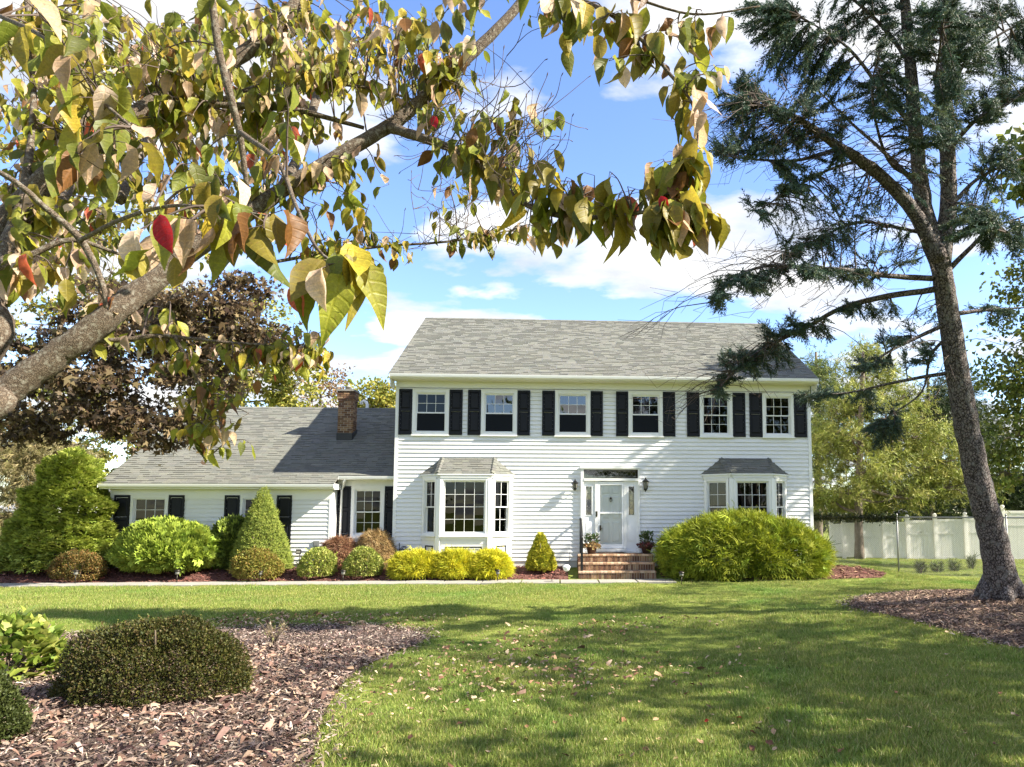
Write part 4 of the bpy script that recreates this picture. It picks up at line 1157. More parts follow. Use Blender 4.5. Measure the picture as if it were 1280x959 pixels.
shrub('juniper', 'wide rounded bright green juniper of feathery upswept sprays under the left wing window', p, 3.1, 1.5, 1.9, dome(2.3, 0.6), T_fan(4, 0.6, 0.125, 0.15), 11000, 0.19,
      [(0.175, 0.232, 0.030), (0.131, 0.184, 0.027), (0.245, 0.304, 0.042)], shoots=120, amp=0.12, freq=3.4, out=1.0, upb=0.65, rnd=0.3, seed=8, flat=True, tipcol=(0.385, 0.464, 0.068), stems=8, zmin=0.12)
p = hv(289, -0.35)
shrub('juniper', 'dark green juniper squeezed between the wide round juniper and the dwarf spruce', p, 1.3, 1.45, 1.0, dome(2.2, 0.6), T_fan(4, 0.6, 0.125, 0.15), 4200, 0.18,
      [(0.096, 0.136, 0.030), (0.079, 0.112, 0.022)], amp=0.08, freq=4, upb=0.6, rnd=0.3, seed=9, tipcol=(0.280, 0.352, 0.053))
p = hv(327, -0.6)
shrub('dwarf_spruce', 'dense conical dwarf spruce standing in front of the second wing window', p, 1.72, 2.46, 1.7, cone(0.72, 0.9, 0.06), SPRIG, 12500, 0.09,
      [(0.193, 0.248, 0.042), (0.149, 0.200, 0.033), (0.245, 0.288, 0.053)], amp=0.055, freq=6, out=1.0, upb=0.15, rnd=0.45, seed=12, matn='needle', tipcol=(0.350, 0.384, 0.075))
p = hv(322, -1.25)
shrub('spirea', 'olive and orange mounded shrub at the foot of the dwarf spruce', p, 1.55, 0.82, 1.1, dome(2.3), RH, 9000, 0.05,
      [(0.243, 0.221, 0.039), (0.176, 0.182, 0.036), (0.297, 0.195, 0.052), (0.324, 0.286, 0.065)], amp=0.05, freq=5, seed=15, shoots=120, matn='leaf', rnd=0.8)
for px, lb, sd in ((396.5, 'clipped pale yellow green ball shrub, the one nearer the dwarf spruce', 17), (455, 'clipped pale yellow green ball shrub, the one nearer the gold threadleaf shrubs', 18)):
    p = hv(px, -1.1)
    shrub('euonymus', lb, p, 1.13, 0.80, 1.05, dome(2.1, 0.78), RHW, 6500, 0.05,
          [(0.351, 0.377, 0.078), (0.257, 0.299, 0.058), (0.459, 0.455, 0.130), (0.176, 0.234, 0.039)], amp=0.04, freq=6, seed=sd, shoots=60, matn='leaf', rnd=0.7, group='clipped ball shrubs')
LACE = T_thread(3, 0.05, 0.9)
for px, wd, ht, lb, sd in ((425, 1.5, 0.95, 'weeping lace leaf maple with rusty pink foliage, left mound behind the ball shrubs', 21), (466, 1.35, 1.12, 'weeping lace leaf maple with tan brown foliage, right mound beside the link window', 22)):
    p = hv(px, -0.2)
    shrub('laceleaf_maple', lb, p, wd, ht, 0.9, dome(2.0, 0.9), LACE, 5200, 0.14, [(0.312, 0.156, 0.090), (0.240, 0.120, 0.072), (0.396, 0.240, 0.132), (0.192, 0.102, 0.060)] if sd == 21 else [(0.336, 0.228, 0.102), (0.264, 0.168, 0.072), (0.408, 0.300, 0.144)],
          amp=0.06, freq=5, out=0.8, upb=0.05, rnd=0.35, seed=sd, matn='leaf', stems=9, group='weeping lace leaf maples')
GOLD = [(0.567, 0.520, 0.026), (0.446, 0.429, 0.024), (0.675, 0.598, 0.042), (0.351, 0.377, 0.024)]
for px, wd, ht, lb, sd in ((519, 1.4, 0.66, 'golden yellow threadleaf shrub below the left bay window, nearest the lace leaf maple', 25), (570, 1.65, 0.72, 'golden yellow threadleaf shrub centred below the left bay window', 26), (614, 1.3, 0.70, 'golden yellow threadleaf shrub below the left bay window, nearest the small gold cone', 27)):
    p = hv(px, -1.15)
    shrub('gold_cypress', lb, p, wd, ht, 1.1, dome(2.3, 0.8), THREAD, 4600, 0.18, GOLD, shoots=50, amp=0.08, freq=4.5, out=0.9, upb=0.35, rnd=0.4, seed=sd, group='golden threadleaf shrubs')
p = hv(676, -0.75)
shrub('dwarf_cypress', 'small green and gold cone shrub standing between the gold shrubs and the steps', p, 1.0, 1.12, 0.95, cone(0.62, 0.8, 0.1), FAN, 5200, 0.085,
      [(0.298, 0.320, 0.030), (0.193, 0.240, 0.030), (0.420, 0.400, 0.045)], amp=0.04, freq=6, upb=0.5, rnd=0.4, seed=31, tipcol=(0.630, 0.560, 0.053))
p = hv(935, -1.3)
big = shrub('threadleaf_cypress', 'huge spreading green threadleaf shrub right of the brick steps, below the right bay window', p, 5.25, 1.74, 2.6, lambda t: (max(1 - t ** 2.6, 0)) ** (1 / 2.4) * (0.86 + 0.14 * min(t / 0.35, 1)), T_thread(4, 0.034, 0.55), 15500, 0.245,
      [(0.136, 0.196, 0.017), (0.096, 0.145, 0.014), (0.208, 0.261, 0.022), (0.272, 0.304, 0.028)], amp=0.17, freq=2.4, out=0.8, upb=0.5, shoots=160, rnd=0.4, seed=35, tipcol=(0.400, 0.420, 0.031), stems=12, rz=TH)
# foreground bed
Yb = gr(203, 893)[1] + 0.68; p = at(206, 640, Yb)
shrub('boxwood', 'low wide dark olive boxwood mound in the middle of the front mulch bed', p, 1.94, 0.84, 1.4, dome(1.65, 0.92), RHW, 44000, 0.026,
      [(0.050, 0.058, 0.013), (0.037, 0.045, 0.010), (0.07, 0.074, 0.016), (0.095, 0.09, 0.02), (0.09, 0.066, 0.024)], amp=0.11, freq=6.0, seed=41, shoots=420, matn='leaf', rnd=0.9, shell=0.62, upb=0.5)
Yb = gr(-20, 968)[1] + 0.5; p = at(-35, 640, Yb)
shrub('boxwood', 'dark green boxwood cut off by the lower left corner of the photo', p, 0.95, 0.56, 0.9, dome(2.1, 0.85), RHW, 24000, 0.026,
      [(0.05, 0.065, 0.015), (0.038, 0.05, 0.012), (0.07, 0.085, 0.02)], amp=0.09, freq=6.0, seed=43, shoots=200, matn='leaf', rnd=0.9, shell=0.62, upb=0.5)
BIGLEAF = ([(0, 0, 0), (.3, .3, .10), (.36, .55, .10), (.2, .82, .0), (0, 1.05, -.14), (-.2, .82, .0), (-.36, .55, .10), (-.3, .3, .10), (0, .4, .0), (0, .75, -.02)],
           [(0, 1, 8), (1, 2, 8), (2, 3, 9, 8), (3, 4, 9), (4, 5, 9), (5, 6, 8, 9), (6, 7, 8), (7, 0, 8)])
Yb = gr(25, 858)[1] + 0.4; p = at(22, 640, Yb)
shrub('hydrangea', 'sunlit bright lime green large leaved plant at the left edge of the front bed', p, 1.4, 0.72, 1.1, dome(2.0, 0.8), BIGLEAF, 900, 0.13,
      [(0.221, 0.300, 0.046), (0.169, 0.250, 0.039), (0.299, 0.350, 0.065), (0.364, 0.375, 0.091)], amp=0.06, freq=5, out=0.8, upb=0.5, rnd=0.45, seed=45, matn='leaf', flat=True, stems=10, cat='plant')
p = gr(148, 812)
shrub('seedling', 'small lime green leafy seedling behind the boxwood mound', p, 0.5, 0.28, 0.35, dome(2, .7), BIGLEAF, 26, 0.12, [(0.2, 0.28, 0.04), (0.16, 0.24, 0.035)], amp=0.02, out=0.8, upb=0.8, rnd=0.4, seed=47, matn='leaf', flat=True, cat='plant')
p = gr(342, 808)
root = thing('dead_perennial', 'wispy dry perennial stems standing in the front bed behind the boxwood', 'plant', tuple(p))
b = MB(); tips = []
for k in range(16):
    a = RNG.uniform(0, 6.28); r = RNG.uniform(0.05, 0.3); q = np.array([math.cos(a) * r, math.sin(a) * r, RNG.uniform(.15, .4)]); tips.append(q)
    b.tube([(0, 0, 0), q * [.4, .4, .6], q], [.006, .005, .003], 4)
b.build('stem', M['stem'], root)
tp = np.repeat(np.array(tips), 7, 0) * RNG.uniform(.5, 1, (112, 1))
link('leaf_cluster', batch_mesh('leaf_cluster', *RH, tp, frames(RNG.normal(size=(112, 3))), np.full(112, .05), pal(112, [(.2, .15, .08), (.15, .16, .05), (.3, .22, .14)]), M['leaf']), root, kind='stuff')
# four little shrubs out on the right lawn
for px, py, s, lb in ((1151, 717, .34, 'tiny dark shrub on the right lawn, nearest the chain link post'), (1172, 716, .32, 'second tiny shrub from the chain link post on the right lawn'), (1193, 714.5, .32, 'third tiny shrub from the chain link post, second from the big trunk'), (1215, 712, .42, 'tiny shrub on the right lawn beside the big spruce trunk')):
    p = gr(px, py)
    shrub('small_shrub', lb, p, s * 1.2, s * 1.1, s, lambda t: .35 + .6 * t * (1 - .6 * t * t), THREAD, 120, 0.2, [(0.07, 0.10, 0.025), (0.10, 0.12, 0.03), (0.05, 0.07, 0.02)], amp=0.05, upb=1.5, rnd=0.45, seed=int(px), group='tiny shrubs on the right lawn')
# ================================================================== trees
def limb(b, pts, ws, n=8, per=5, bump=0.06, dep=None):
    """a limb through world points with diameters in metres"""
    P = spline(pts, per); k = len(pts); W_ = np.interp(np.linspace(0, k - 1, len(P)), np.arange(k), ws) / 2
    P = P + RNG.normal(0, 1, P.shape) * (W_ * 0.035)[:, None]
    b.tube(P, W_, n, True, bump)
    return P, W_
def clump_points(c, r, n, k, spread):
    """leaves gathered in k small clumps through an ellipsoid, thicker towards its skin"""
    c, r = np.array(c, float), np.array(r, float)
    d = norm(RNG.normal(size=(k, 3))); rad = RNG.uniform(0.35, 1.0, (k, 1)) ** 0.6
    cc = c + d * rad * r
    i = RNG.integers(0, k, n); s = spread * RNG.uniform(.5, 1.4, k)
    off = RNG.normal(0, 1, (n, 3)) * s[i][:, None] * np.array([1, 1, .6])
    return cc[i] + off, d[i]
def tree(name, label, base_, trunk, tr, blobs, size, n, cols, tpl, matn='leaf', wts=None, droop=0.3, spread=0.35, group=None, sub=26, barkm='barkfar', cat='tree', forks=None):
    """trunk is a list of points from the foot up; blobs are (centre, radii, weight) in world metres"""
    base_ = np.array(base_, float); root = thing(name, label, cat, tuple(base_), 0, group)
    b = MB(); P, W_ = limb(b, [np.array(q, float) - base_ for q in trunk], np.linspace(tr * 2, tr * 0.5, len(trunk)), 9)
    b.build('trunk', M[barkm], root)
    b = MB(); pts, outs = [], []; tw = sum(q[2] for q in blobs)
    for c, r, w in blobs:
        c = np.array(c, float) - base_; r = np.array(r if np.ndim(r) else (r, r, r), float)
        i = np.argmin(np.linalg.norm((P - c) * [1, 1, .7] + [0, 0, r[2] * .4], axis=1)); s = P[i]
        m_ = (s + c) / 2 + [0, 0, -0.1 * np.linalg.norm(c - s)]
        limb(b, [s, m_, c], [W_[i] * 1.1, W_[i] * .8, .03], 6, 4)
        for _ in range(6):
            e = c + norm(RNG.normal(size=3)) * r * .85; limb(b, [m_ * .3 + c * .7, (c + e) / 2 + RNG.normal(0, .1, 3), e], [.06, .04, .012], 4, 3)
        p, o = clump_points(c, r, max(40, int(n * w / tw)), max(6, int(sub * w)), spread); pts.append(p); outs.append(o)
    b.build('branches', M[barkm], root, kind='stuff')
    p = np.vstack(pts); o = np.vstack(outs); m_ = len(p)
    d = norm(o * 0.5 + np.array([0, 0, -droop]) + RNG.normal(0, .6, (m_, 3)))
    me = batch_mesh('crown', *tpl, p, frames(d), size * RNG.lognormal(0, .25, m_), pal(m_, cols, .16, wts), M[matn])
    link('crown', me, root, kind='stuff')
    return root
def A(px, py, Y): return at(px, py, Y)
def gA(px, Y): q = at(px, 640, Y); return np.array([q[0], Y, float(zg(q[0], Y))])
def blob(px, py, Y, rx, ry, w=1.0, ry_d=None):
    c = at(px, py, Y); k = Y / FPX
    return (c, (rx * k, (ry_d or (rx + ry) / 2) * k, ry * k), w)
YG = [(0.23, 0.24, 0.04), (0.30, 0.28, 0.05), (0.17, 0.19, 0.035), (0.38, 0.33, 0.07)]
LIME = [(0.23, 0.26, 0.05), (0.30, 0.32, 0.07), (0.18, 0.21, 0.04), (0.36, 0.35, 0.10)]
DK = [(0.035, 0.055, 0.018), (0.05, 0.07, 0.022), (0.025, 0.042, 0.015)]
MID = [(0.12, 0.155, 0.03), (0.16, 0.19, 0.04), (0.08, 0.11, 0.025), (0.22, 0.22, 0.055)]

# ---- beyond the house on the left
t0 = gA(471, 44)
tree('shade_tree', 'yellow green tree showing above the wing roof right of the chimney', t0, [t0, A(472, 590, 44), A(470, 520, 44)], .25, [blob(462, 500, 44, 26, 26, 1), blob(485, 505, 44, 22, 34, 1), blob(448, 515, 44, 20, 20, .6), blob(478, 540, 44, 40, 40, 1)], .22, 5200, YG, RHW)
t0 = gA(300, 42)
tree('shade_tree', 'golden green tree behind the middle of the wing roof', t0, [t0, A(300, 580, 42), A(305, 450, 42)], .3, [blob(255, 470, 42, 50, 45, 1), blob(320, 465, 42, 55, 50, 1), blob(375, 480, 42, 40, 38, .8), blob(300, 415, 42, 60, 45, 1), blob(310, 530, 42, 110, 40, 1)], .24, 11000, YG, RHW)
t0 = gA(402, 52)
tree('shade_tree', 'half bare pinkish tan tree just left of the chimney', t0, [t0, A(402, 560, 52), A(400, 480, 52)], .2, [blob(398, 495, 52, 30, 26, 1), blob(412, 480, 52, 24, 22, .7)], .2, 1500, [(0.26, 0.16, 0.09), (0.3, 0.2, 0.1), (0.2, 0.13, 0.08)], RHW)
t0 = gA(60, 46)
tree('shade_tree', 'tall pale green tree at far left behind the dogwood branches', t0, [t0, A(70, 520, 46), A(80, 300, 46)], .4, [blob(60, 400, 46, 110, 70, 1.2), blob(150, 330, 46, 110, 80, 1.2), blob(20, 250, 46, 120, 90, 1.2), blob(190, 430, 46, 70, 60, 1), blob(40, 510, 46, 90, 60, 1), blob(130, 545, 46, 80, 45, 1), blob(60, 600, 46, 80, 50, 1)], .28, 16000, YG + [(0.28, 0.22, 0.09)], RHW)
t0 = gA(18, 27)
tree('ornamental_tree', 'pale tan weeping small tree at the far left behind the layered evergreen', t0, [t0, A(30, 660, 27), A(25, 590, 27)], .09, [blob(10, 585, 27, 45, 45, 1), blob(42, 595, 27, 34, 40, 1), blob(20, 660, 27, 50, 45, 1), blob(-20, 620, 27, 50, 60, 1), blob(20, 545, 27, 50, 34, 1), blob(70, 570, 27, 30, 30, .6)], .24, 12000, [(0.30, 0.25, 0.12), (0.24, 0.20, 0.09), (0.36, 0.30, 0.16), (0.18, 0.17, 0.06)], THREAD, droop=.7, spread=.3)

# ---- red brown maple over the end of the wing
t0 = gA(-40, 20.9)
MAPC = [(0.065, 0.042, 0.024), (0.09, 0.056, 0.030), (0.048, 0.033, 0.020), (0.15, 0.105, 0.055), (0.20, 0.15, 0.075)]
mb_ = [(90, 470, 18.2, 95, 55, 1.2), (200, 400, 18.5, 70, 45, 1), (265, 400, 18.6, 60, 40, .9), (330, 430, 18.8, 45, 30, .5), (130, 505, 18.0, 85, 40, 1), (190, 540, 18.2, 60, 22, .45), (250, 470, 18.6, 60, 40, .6), (130, 400, 18.5, 80, 50, 1), (20, 500, 18.4, 70, 70, 1), (300, 370, 19, 40, 26, .4), (235, 520, 18.4, 40, 26, .25), (40, 530, 18.0, 50, 24, .35)]
tree('maple', 'reddish brown leaved maple overhanging the left end of the wing roof', t0, [t0, A(-38, 640, 20.8), A(-20, 540, 20.2), A(50, 470, 19.6), A(120, 430, 19.0)], .17, [blob(*q[:5], w=q[5]) for q in mb_], .125, 15000, MAPC, MAP, spread=.26, sub=20)

# ---- right side, beyond the fences
t0 = gA(1072, 29.6)
pts_r = [(1035, 560, 29, 30, 1), (1105, 575, 45, 30, 1.1), (1165, 580, 45, 30, 1), (1195, 610, 30, 22, .6), (1130, 615, 60, 22, 1), (1060, 610, 45, 25, .9), (1040, 625, 30, 18, .6), (1095, 530, 40, 30, .8), (1070, 490, 30, 22, .5), (1045, 520, 26, 25, .6), (1150, 545, 30, 22, .5), (1095, 470, 30, 16, .4), (1078, 448, 20, 20, .5), (1060, 505, 26, 24, .6), (1190, 575, 34, 26, .7), (1125, 500, 34, 22, .6)]
tree('pine_tree', 'airy yellow green pine with a straight pale trunk in front of the vinyl fence', t0, [t0, A(1073, 640, t0[1]), A(1075, 560, t0[1]), A(1078, 470, t0[1]), A(1079, 440, t0[1])], .20,
     [blob(a, b_, 30.6, r1, r2, w) for a, b_, r1, r2, w in pts_r] + [blob(1088, 582, 29.0, 26, 14, .35), blob(1062, 545, 29.0, 24, 13, .3), blob(1090, 500, 29.0, 22, 12, .25), blob(1060, 615, 29.2, 24, 12, .3)], .30, 9200, LIME, T_sprig(7, .55, .05), 'needle', droop=.1, spread=.38, sub=14)
t0 = gA(1022, 38)
tree('conifer', 'slim blue green conifer top rising right behind the house roof', t0, [t0, A(1022, 560, 38), A(1020, 440, 38)], .25, [blob(1018, 470, 38, 12, 26, .5), blob(1034, 485, 38, 16, 26, .6), blob(1012, 520, 38, 22, 36, .9), blob(1035, 560, 38, 30, 30, .8), blob(1020, 610, 38, 40, 36, 1)], .32, 4200, [(0.09, 0.13, 0.035), (0.12, 0.16, 0.04), (0.16, 0.18, 0.045)], T_sprig(7, .55, .05), 'needle', spread=.4)
t0 = gA(1160, 42)
tree('fir_tree', 'dark blue green fir behind the pale pine and the vinyl fence', t0, [t0, A(1160, 600, 42), A(1160, 470, 42)], .3, [blob(1160, 510, 42, 36, 36, .8), blob(1150, 560, 42, 60, 40, 1), blob(1170, 620, 42, 70, 40, 1)], .42, 5200, DK, T_sprig(10, .5, .045), 'needle', spread=.5)
t0 = gA(1215, 44)
tree('fir_tree', 'dark fir partly hidden by the big spruce trunk', t0, [t0, A(1215, 600, 44), A(1215, 500, 44)], .3, [blob(1215, 550, 44, 40, 40, 1), blob(1225, 620, 44, 60, 45, 1), blob(1200, 500, 44, 24, 30, .5)], .42, 4600, DK, T_sprig(10, .5, .045), 'needle', spread=.5)
t0 = gA(1100, 46)
tree('fir_tree', 'low dark fir just above the vinyl fence, left of the pine trunk', t0, [t0, A(1100, 640, 46), A(1100, 600, 46)], .25, [blob(1085, 640, 46, 40, 26, 1), blob(1130, 640, 46, 46, 24, 1), blob(1050, 645, 46, 30, 20, .6)], .42, 3600, DK, T_sprig(10, .5, .045), 'needle', spread=.5)
t0 = gA(1330, 25)
tree('shade_tree', 'green broadleaf tree at the right edge behind the spruce trunk', t0, [t0, A(1335, 600, 25), A(1325, 480, 25), A(1310, 380, 25)], .22,
     [blob(1262, 470, 25, 34, 40, 1), blob(1290, 420, 25, 50, 40, 1), blob(1265, 540, 25, 36, 36, 1), blob(1320, 500, 25, 60, 60, 1.2), blob(1250, 590, 25.5, 26, 22, .5), blob(1330, 340, 25, 60, 50, 1), blob(1285, 350, 25, 34, 30, .6), blob(1400, 440, 25, 70, 80, 1.3), blob(1400, 300, 25, 70, 60, 1)], .17, 11500, MID, RHW, spread=.33)
t0 = gA(1285, 32)
tree('yew', 'dark dense yew rising behind the fence at the right edge', t0, [t0, A(1285, 640, 32), A(1280, 600, 32)], .15, [blob(1262, 620, 32, 32, 32, 1), blob(1300, 610, 32, 40, 44, 1), blob(1240, 640, 32, 30, 18, .5)], .3, 4200, DK, T_sprig(10, .5, .045), 'needle', spread=.35)

# ---- tall trees standing right of the lawn and behind the viewer: they shade the front lawn and the right of the house
def tall(label, x, y, h, r, n=3400, size=.24, cols=MID, z0=.45):
    g = np.array([x, y, float(zg(x, y))]); bl = []
    for _ in range(7):
        a = RNG.uniform(0, 6.28); q = r * RNG.uniform(.2, .6)
        bl.append((g + [math.cos(a) * q, math.sin(a) * q, h * RNG.uniform(z0, .88)], (r * .5, r * .5, r * .42), 1))
    bl.append((g + [0, 0, h * .88], (r * .5, r * .5, h * .1), 1))
    tree('shade_tree', label, g, [g, g + [0.1, 0, h * .35], g + [-.1, .1, h * .8]], .28, bl, size, n, cols, RHW, spread=.45, sub=12)
for lb, x, y, h, r in (('tall maple standing right of the lawn near the viewer', 15.0, 6.8, 14.5, 4.0), ('second tall maple right of the lawn', 20.5, 10.5, 17.5, 4.6), ('tall oak right of the lawn, in line with the spruce', 27.5, 13.5, 21, 4.0),
                       ('tall maple right of the house front', 15.6, 21.6, 16.5, 3.2), ('broad maple right of the viewer', 11.5, 2.6, 11.5, 3.6), ('tall oak far right of the front lawn', 24.5, 6.0, 20, 4.4)):
    tall(lb, x, y, h, r, *((11000, .28, MID, .6) if 'house front' in lb else ()))
for k, x in enumerate((-26, -13, -1, 12, 25)):
    tall(['broad tree behind the viewer, leftmost of its row', 'second broad tree of the row behind the viewer', 'middle broad tree of the row behind the viewer', 'fourth broad tree of the row behind the viewer', 'broad tree behind the viewer, rightmost of its row'][k], x, -34 + 3 * (k % 2), 11 + 2 * (k % 3), 6.5, 3000, .45, MID, .25)

# ================================================================== the big spruce at the right
def spd(px, py, off=0.0):
    Y = 14.0
    for _ in range(6): Y = 14.0 - 0.24 * max(at(px, py, Y)[2], 0) + off
    return at(px, py, Y)
g0 = np.array([*spd(1252, 748)[:2], 0.0]); g0[2] = float(zg(g0[0], g0[1]))
spruce = thing('spruce_tree', 'tall leaning blue spruce with a bare scaly trunk at the right of the lawn', 'tree', tuple(g0))
def Sp(l, off=0.0, o1=None):
    k = len(l); return [spd(px, py, off + ((o1 - off) * i / max(k - 1, 1) if o1 is not None else 0)) - g0 for i, (px, py) in enumerate(l)]
PXM = 10.6 / FPX
SL = []                                         # limbs for twigs to spring from
b = MB()
tp = [np.array([0.02, 0, -0.25])] + Sp([(1253, 742), (1247, 700), (1236, 650), (1222, 600), (1208, 530), (1196, 460), (1186, 395), (1177, 340), (1172, 305)])
P, W_ = limb(b, tp, [.74, .64, .54, .48, .455, .43, .40, .37, .345, .33], 18, 7, .025); SL.append(P)
for k in range(6):                                   # root flare
    a = k * 1.05 + .3; b.tube([(math.cos(a) * .18, math.sin(a) * .18, .45), (math.cos(a) * .36, math.sin(a) * .36, .10), (math.cos(a) * .5, math.sin(a) * .5, -.12)], [.13, .12, .06], 8)
b.build('trunk', M['barkspruce'], spruce)
def sbranch(l, w, off=0.0, o1=None, n=7):
    b = MB(); pts = Sp(l, off, o1); P, _ = limb(b, pts, [q * PXM for q in w], n, 5, .07); b.build('branch', M['barkspruce'], spruce); SL.append(P); return P
sbranch([(1173, 325), (1159, 280), (1150, 220), (1143, 150), (1138, 80), (1131, 0), (1126, -70), (1123, -150)], [30, 26, 22, 20, 17, 14, 9, 3], n=10)
sbranch([(1177, 330), (1186, 250), (1184, 170), (1182, 100), (1186, 40), (1192, -20), (1196, -90), (1198, -170)], [28, 24, 21, 19, 17, 14, 9, 3], n=10)
sbranch([(1171, 315), (1140, 262), (1110, 228), (1075, 200), (1050, 185), (1015, 160), (985, 142), (940, 128)], [24, 20, 18, 16, 13, 10, 6, 3], 0, -1.2, 9)
BR_ = [([(1166, 348), (1110, 345), (1060, 338), (1010, 335), (960, 332), (920, 347), (888, 378)], 9, -1.6), ([(1168, 362), (1100, 372), (1050, 386), (1010, 408), (970, 428), (930, 452), (908, 475), (894, 492)], 10, 1.0),
       ([(1184, 405), (1140, 425), (1100, 447), (1072, 474)], 7, -.6), ([(1193, 465), (1150, 472), (1110, 480), (1060, 491), (1008, 495)], 7, .8), ([(1186, 420), (1163, 445), (1152, 490), (1108, 522)], 6, .4),
       ([(1196, 392), (1230, 388), (1290, 384)], 8, .3), ([(1188, 335), (1215, 308), (1240, 285), (1300, 265)], 9, -.4), ([(1166, 295), (1120, 284), (1070, 278), (1020, 300), (970, 318)], 6, .8), ([(1150, 235), (1105, 190), (1060, 150), (1010, 100)], 8, .9),
       ([(1143, 160), (1100, 110), (1060, 60), (1000, 20)], 8, -.6), ([(1184, 190), (1220, 150), (1260, 130), (1300, 100)], 8, -.5), ([(1186, 260), (1220, 225), (1260, 205), (1300, 190)], 7, .7), ([(1184, 110), (1215, 70), (1255, 40), (1300, 20)], 7, .4), ([(1138, 80), (1100, 30), (1040, -20), (980, -40)], 7, .5),
       ([(1150, 225), (1110, 200), (1090, 120), (1100, 60)], 6, -1.6), ([(1183, 150), (1170, 110), (1175, 60), (1180, 20)], 6, -1.8), ([(1186, 255), (1205, 255), (1230, 262), (1255, 290)], 6, -1.5), ([(1050, 185), (1000, 200), (950, 200), (905, 195)], 6, -1.4), ([(1075, 200), (1030, 215), (985, 240), (945, 265)], 5, -.9)]
for l, w, o1 in BR_: sbranch(l, np.linspace(w, 1.6, len(l)), 0, o1)
SPRAY_P, SPRAY_D, SPRAY_S = [], [], []
tw = MB()
ALLP = np.vstack(SL)
def twig_to(e, sag=0.12, dens=70, bare=0.3, near=None):
    i = np.argsort(np.linalg.norm(ALLP - e, axis=1) * RNG.uniform(.85, 1.2, len(ALLP)))[0] if near is None else near
    s = ALLP[i]; d = e - s; L = np.linalg.norm(d)
    if L < .05: return
    m1 = s + d * .35 + [0, 0, .02 * L]; m2 = s + d * .7 + [0, 0, -sag * L * .3]; e = e - [0, 0, sag * L]
    P = spline([s, m1, m2, e], 4); tw.tube(P, np.linspace(.011 + .006 * L, .004, len(P)), 4, False)
    k = max(3, int(dens * L * (1 - bare)) ); t = RNG.uniform(bare, 1.0, k); t[-1] = 1.0
    idx = t * (len(P) - 1); lo = np.minimum(idx.astype(int), len(P) - 2); fr_ = (idx - lo)[:, None]
    q = P[lo] * (1 - fr_) + P[lo + 1] * fr_; tg = norm(P[lo + 1] - P[lo])
    sd = norm(np.cross(tg, [0, 0, 1.0])) * RNG.choice([-1, 1], (k, 1))
    dr = norm(tg * .8 + sd * RNG.uniform(.2, .9, (k, 1)) + [0, 0, -.18] + RNG.normal(0, .25, (k, 3)))
    SPRAY_P.append(q); SPRAY_D.append(dr); SPRAY_S.append(RNG.uniform(.11, .22, k))
CL = [(960, 150, 62, 45, -1.1, 56), (1000, 60, 60, 60, -.4, 46), (1045, 115, 60, 40, .2, 34), (918, 190, 26, 26, -1.4, 16), (930, 120, 32, 30, -1.0, 22), (1110, 120, 40, 40, -1.3, 26), (1075, 25, 60, 40, .2, 34), (1205, 60, 50, 50, -.6, 34), (1245, 40, 45, 50, .3, 30), (1235, 125, 45, 40, -.4, 28),
      (1250, 205, 40, 40, .3, 22), (1215, 272, 40, 26, -1.4, 20), (1258, 292, 34, 26, -1.0, 16), (1130, 55, 40, 45, -.3, 28), (1000, 215, 40, 20, -1.3, 16), (960, 258, 34, 18, -.9, 12), (1180, 15, 45, 40, -1.6, 30), (1180, 140, 34, 40, -1.7, 18), (960, 20, 45, 40, -.3, 26), (1020, 170, 40, 25, -.8, 18),
      (930, 352, 44, 12, -1.4, 14), (1000, 336, 44, 12, -1.0, 13), (1075, 342, 54, 12, -.5, 12), (1000, 408, 50, 16, .5, 14), (930, 452, 30, 22, .9, 16), (903, 482, 16, 16, 1.0, 9), (965, 440, 26, 22, .8, 12), (1085, 384, 46, 12, .3, 9), (1088, 455, 28, 12, -.5, 8), (1150, 440, 26, 20, .2, 7), (1055, 491, 44, 8, .6, 10),
      (1105, 528, 30, 30, .4, 16), (1125, 420, 26, 12, -.2, 5), (900, 372, 16, 14, -1.6, 7), (1035, 302, 40, 16, .6, 9), (1000, 318, 30, 12, .7, 6), (1240, 388, 34, 10, .2, 8), (1010, 495, 14, 8, .8, 5), (1275, 90, 30, 60, .4, 16), (1060, 200, 40, 20, -.6, 8), (1120, -30, 70, 30, 0, 26), (1200, -40, 60, 40, 0, 26), (1140, -110, 40, 40, 0, 16), (1195, -120, 40, 40, 0, 16)]
for px, py, rx, ry, off, k in CL:
    for _ in range(int(k * (1.7 if py > 290 else 0.9))):
        a = norm(RNG.normal(size=3)) * RNG.uniform(.2, 1) ** .5
        e = spd(px + a[0] * rx, py + a[1] * ry, off + a[2] * .6) - g0
        twig_to(e, .10, 95, .2)
for px, py, rx, ry, off, k in ((1085, 265, 60, 30, -.3, 26), (1030, 245, 50, 28, -.8, 22), (1115, 310, 40, 26, -.2, 16), (1000, 285, 46, 24, -.6, 16), (1150, 180, 40, 60, -.8, 20), (1215, 180, 40, 60, .4, 20), (1225, 250, 40, 30, .5, 14), (1060, 315, 50, 14, .2, 12), (1140, 400, 40, 30, .2, 8)):
    for _ in range(k):
        a = norm(RNG.normal(size=3)) * RNG.uniform(.2, 1) ** .5
        twig_to(spd(px + a[0] * rx, py + a[1] * ry, off + a[2] * .7) - g0, .22, 38, .45)
P_ = np.vstack(SPRAY_P); D_ = np.vstack(SPRAY_D); S_ = np.concatenate(SPRAY_S)
me = batch_mesh('needles', *T_sprig(9, .30, .052), P_, frames(D_), S_, pal(len(P_), [(0.055, 0.09, 0.065), (0.075, 0.115, 0.088), (0.042, 0.07, 0.048), (0.08, 0.10, 0.05)], .18), M['needle'])
link('needles', me, spruce, kind='stuff')
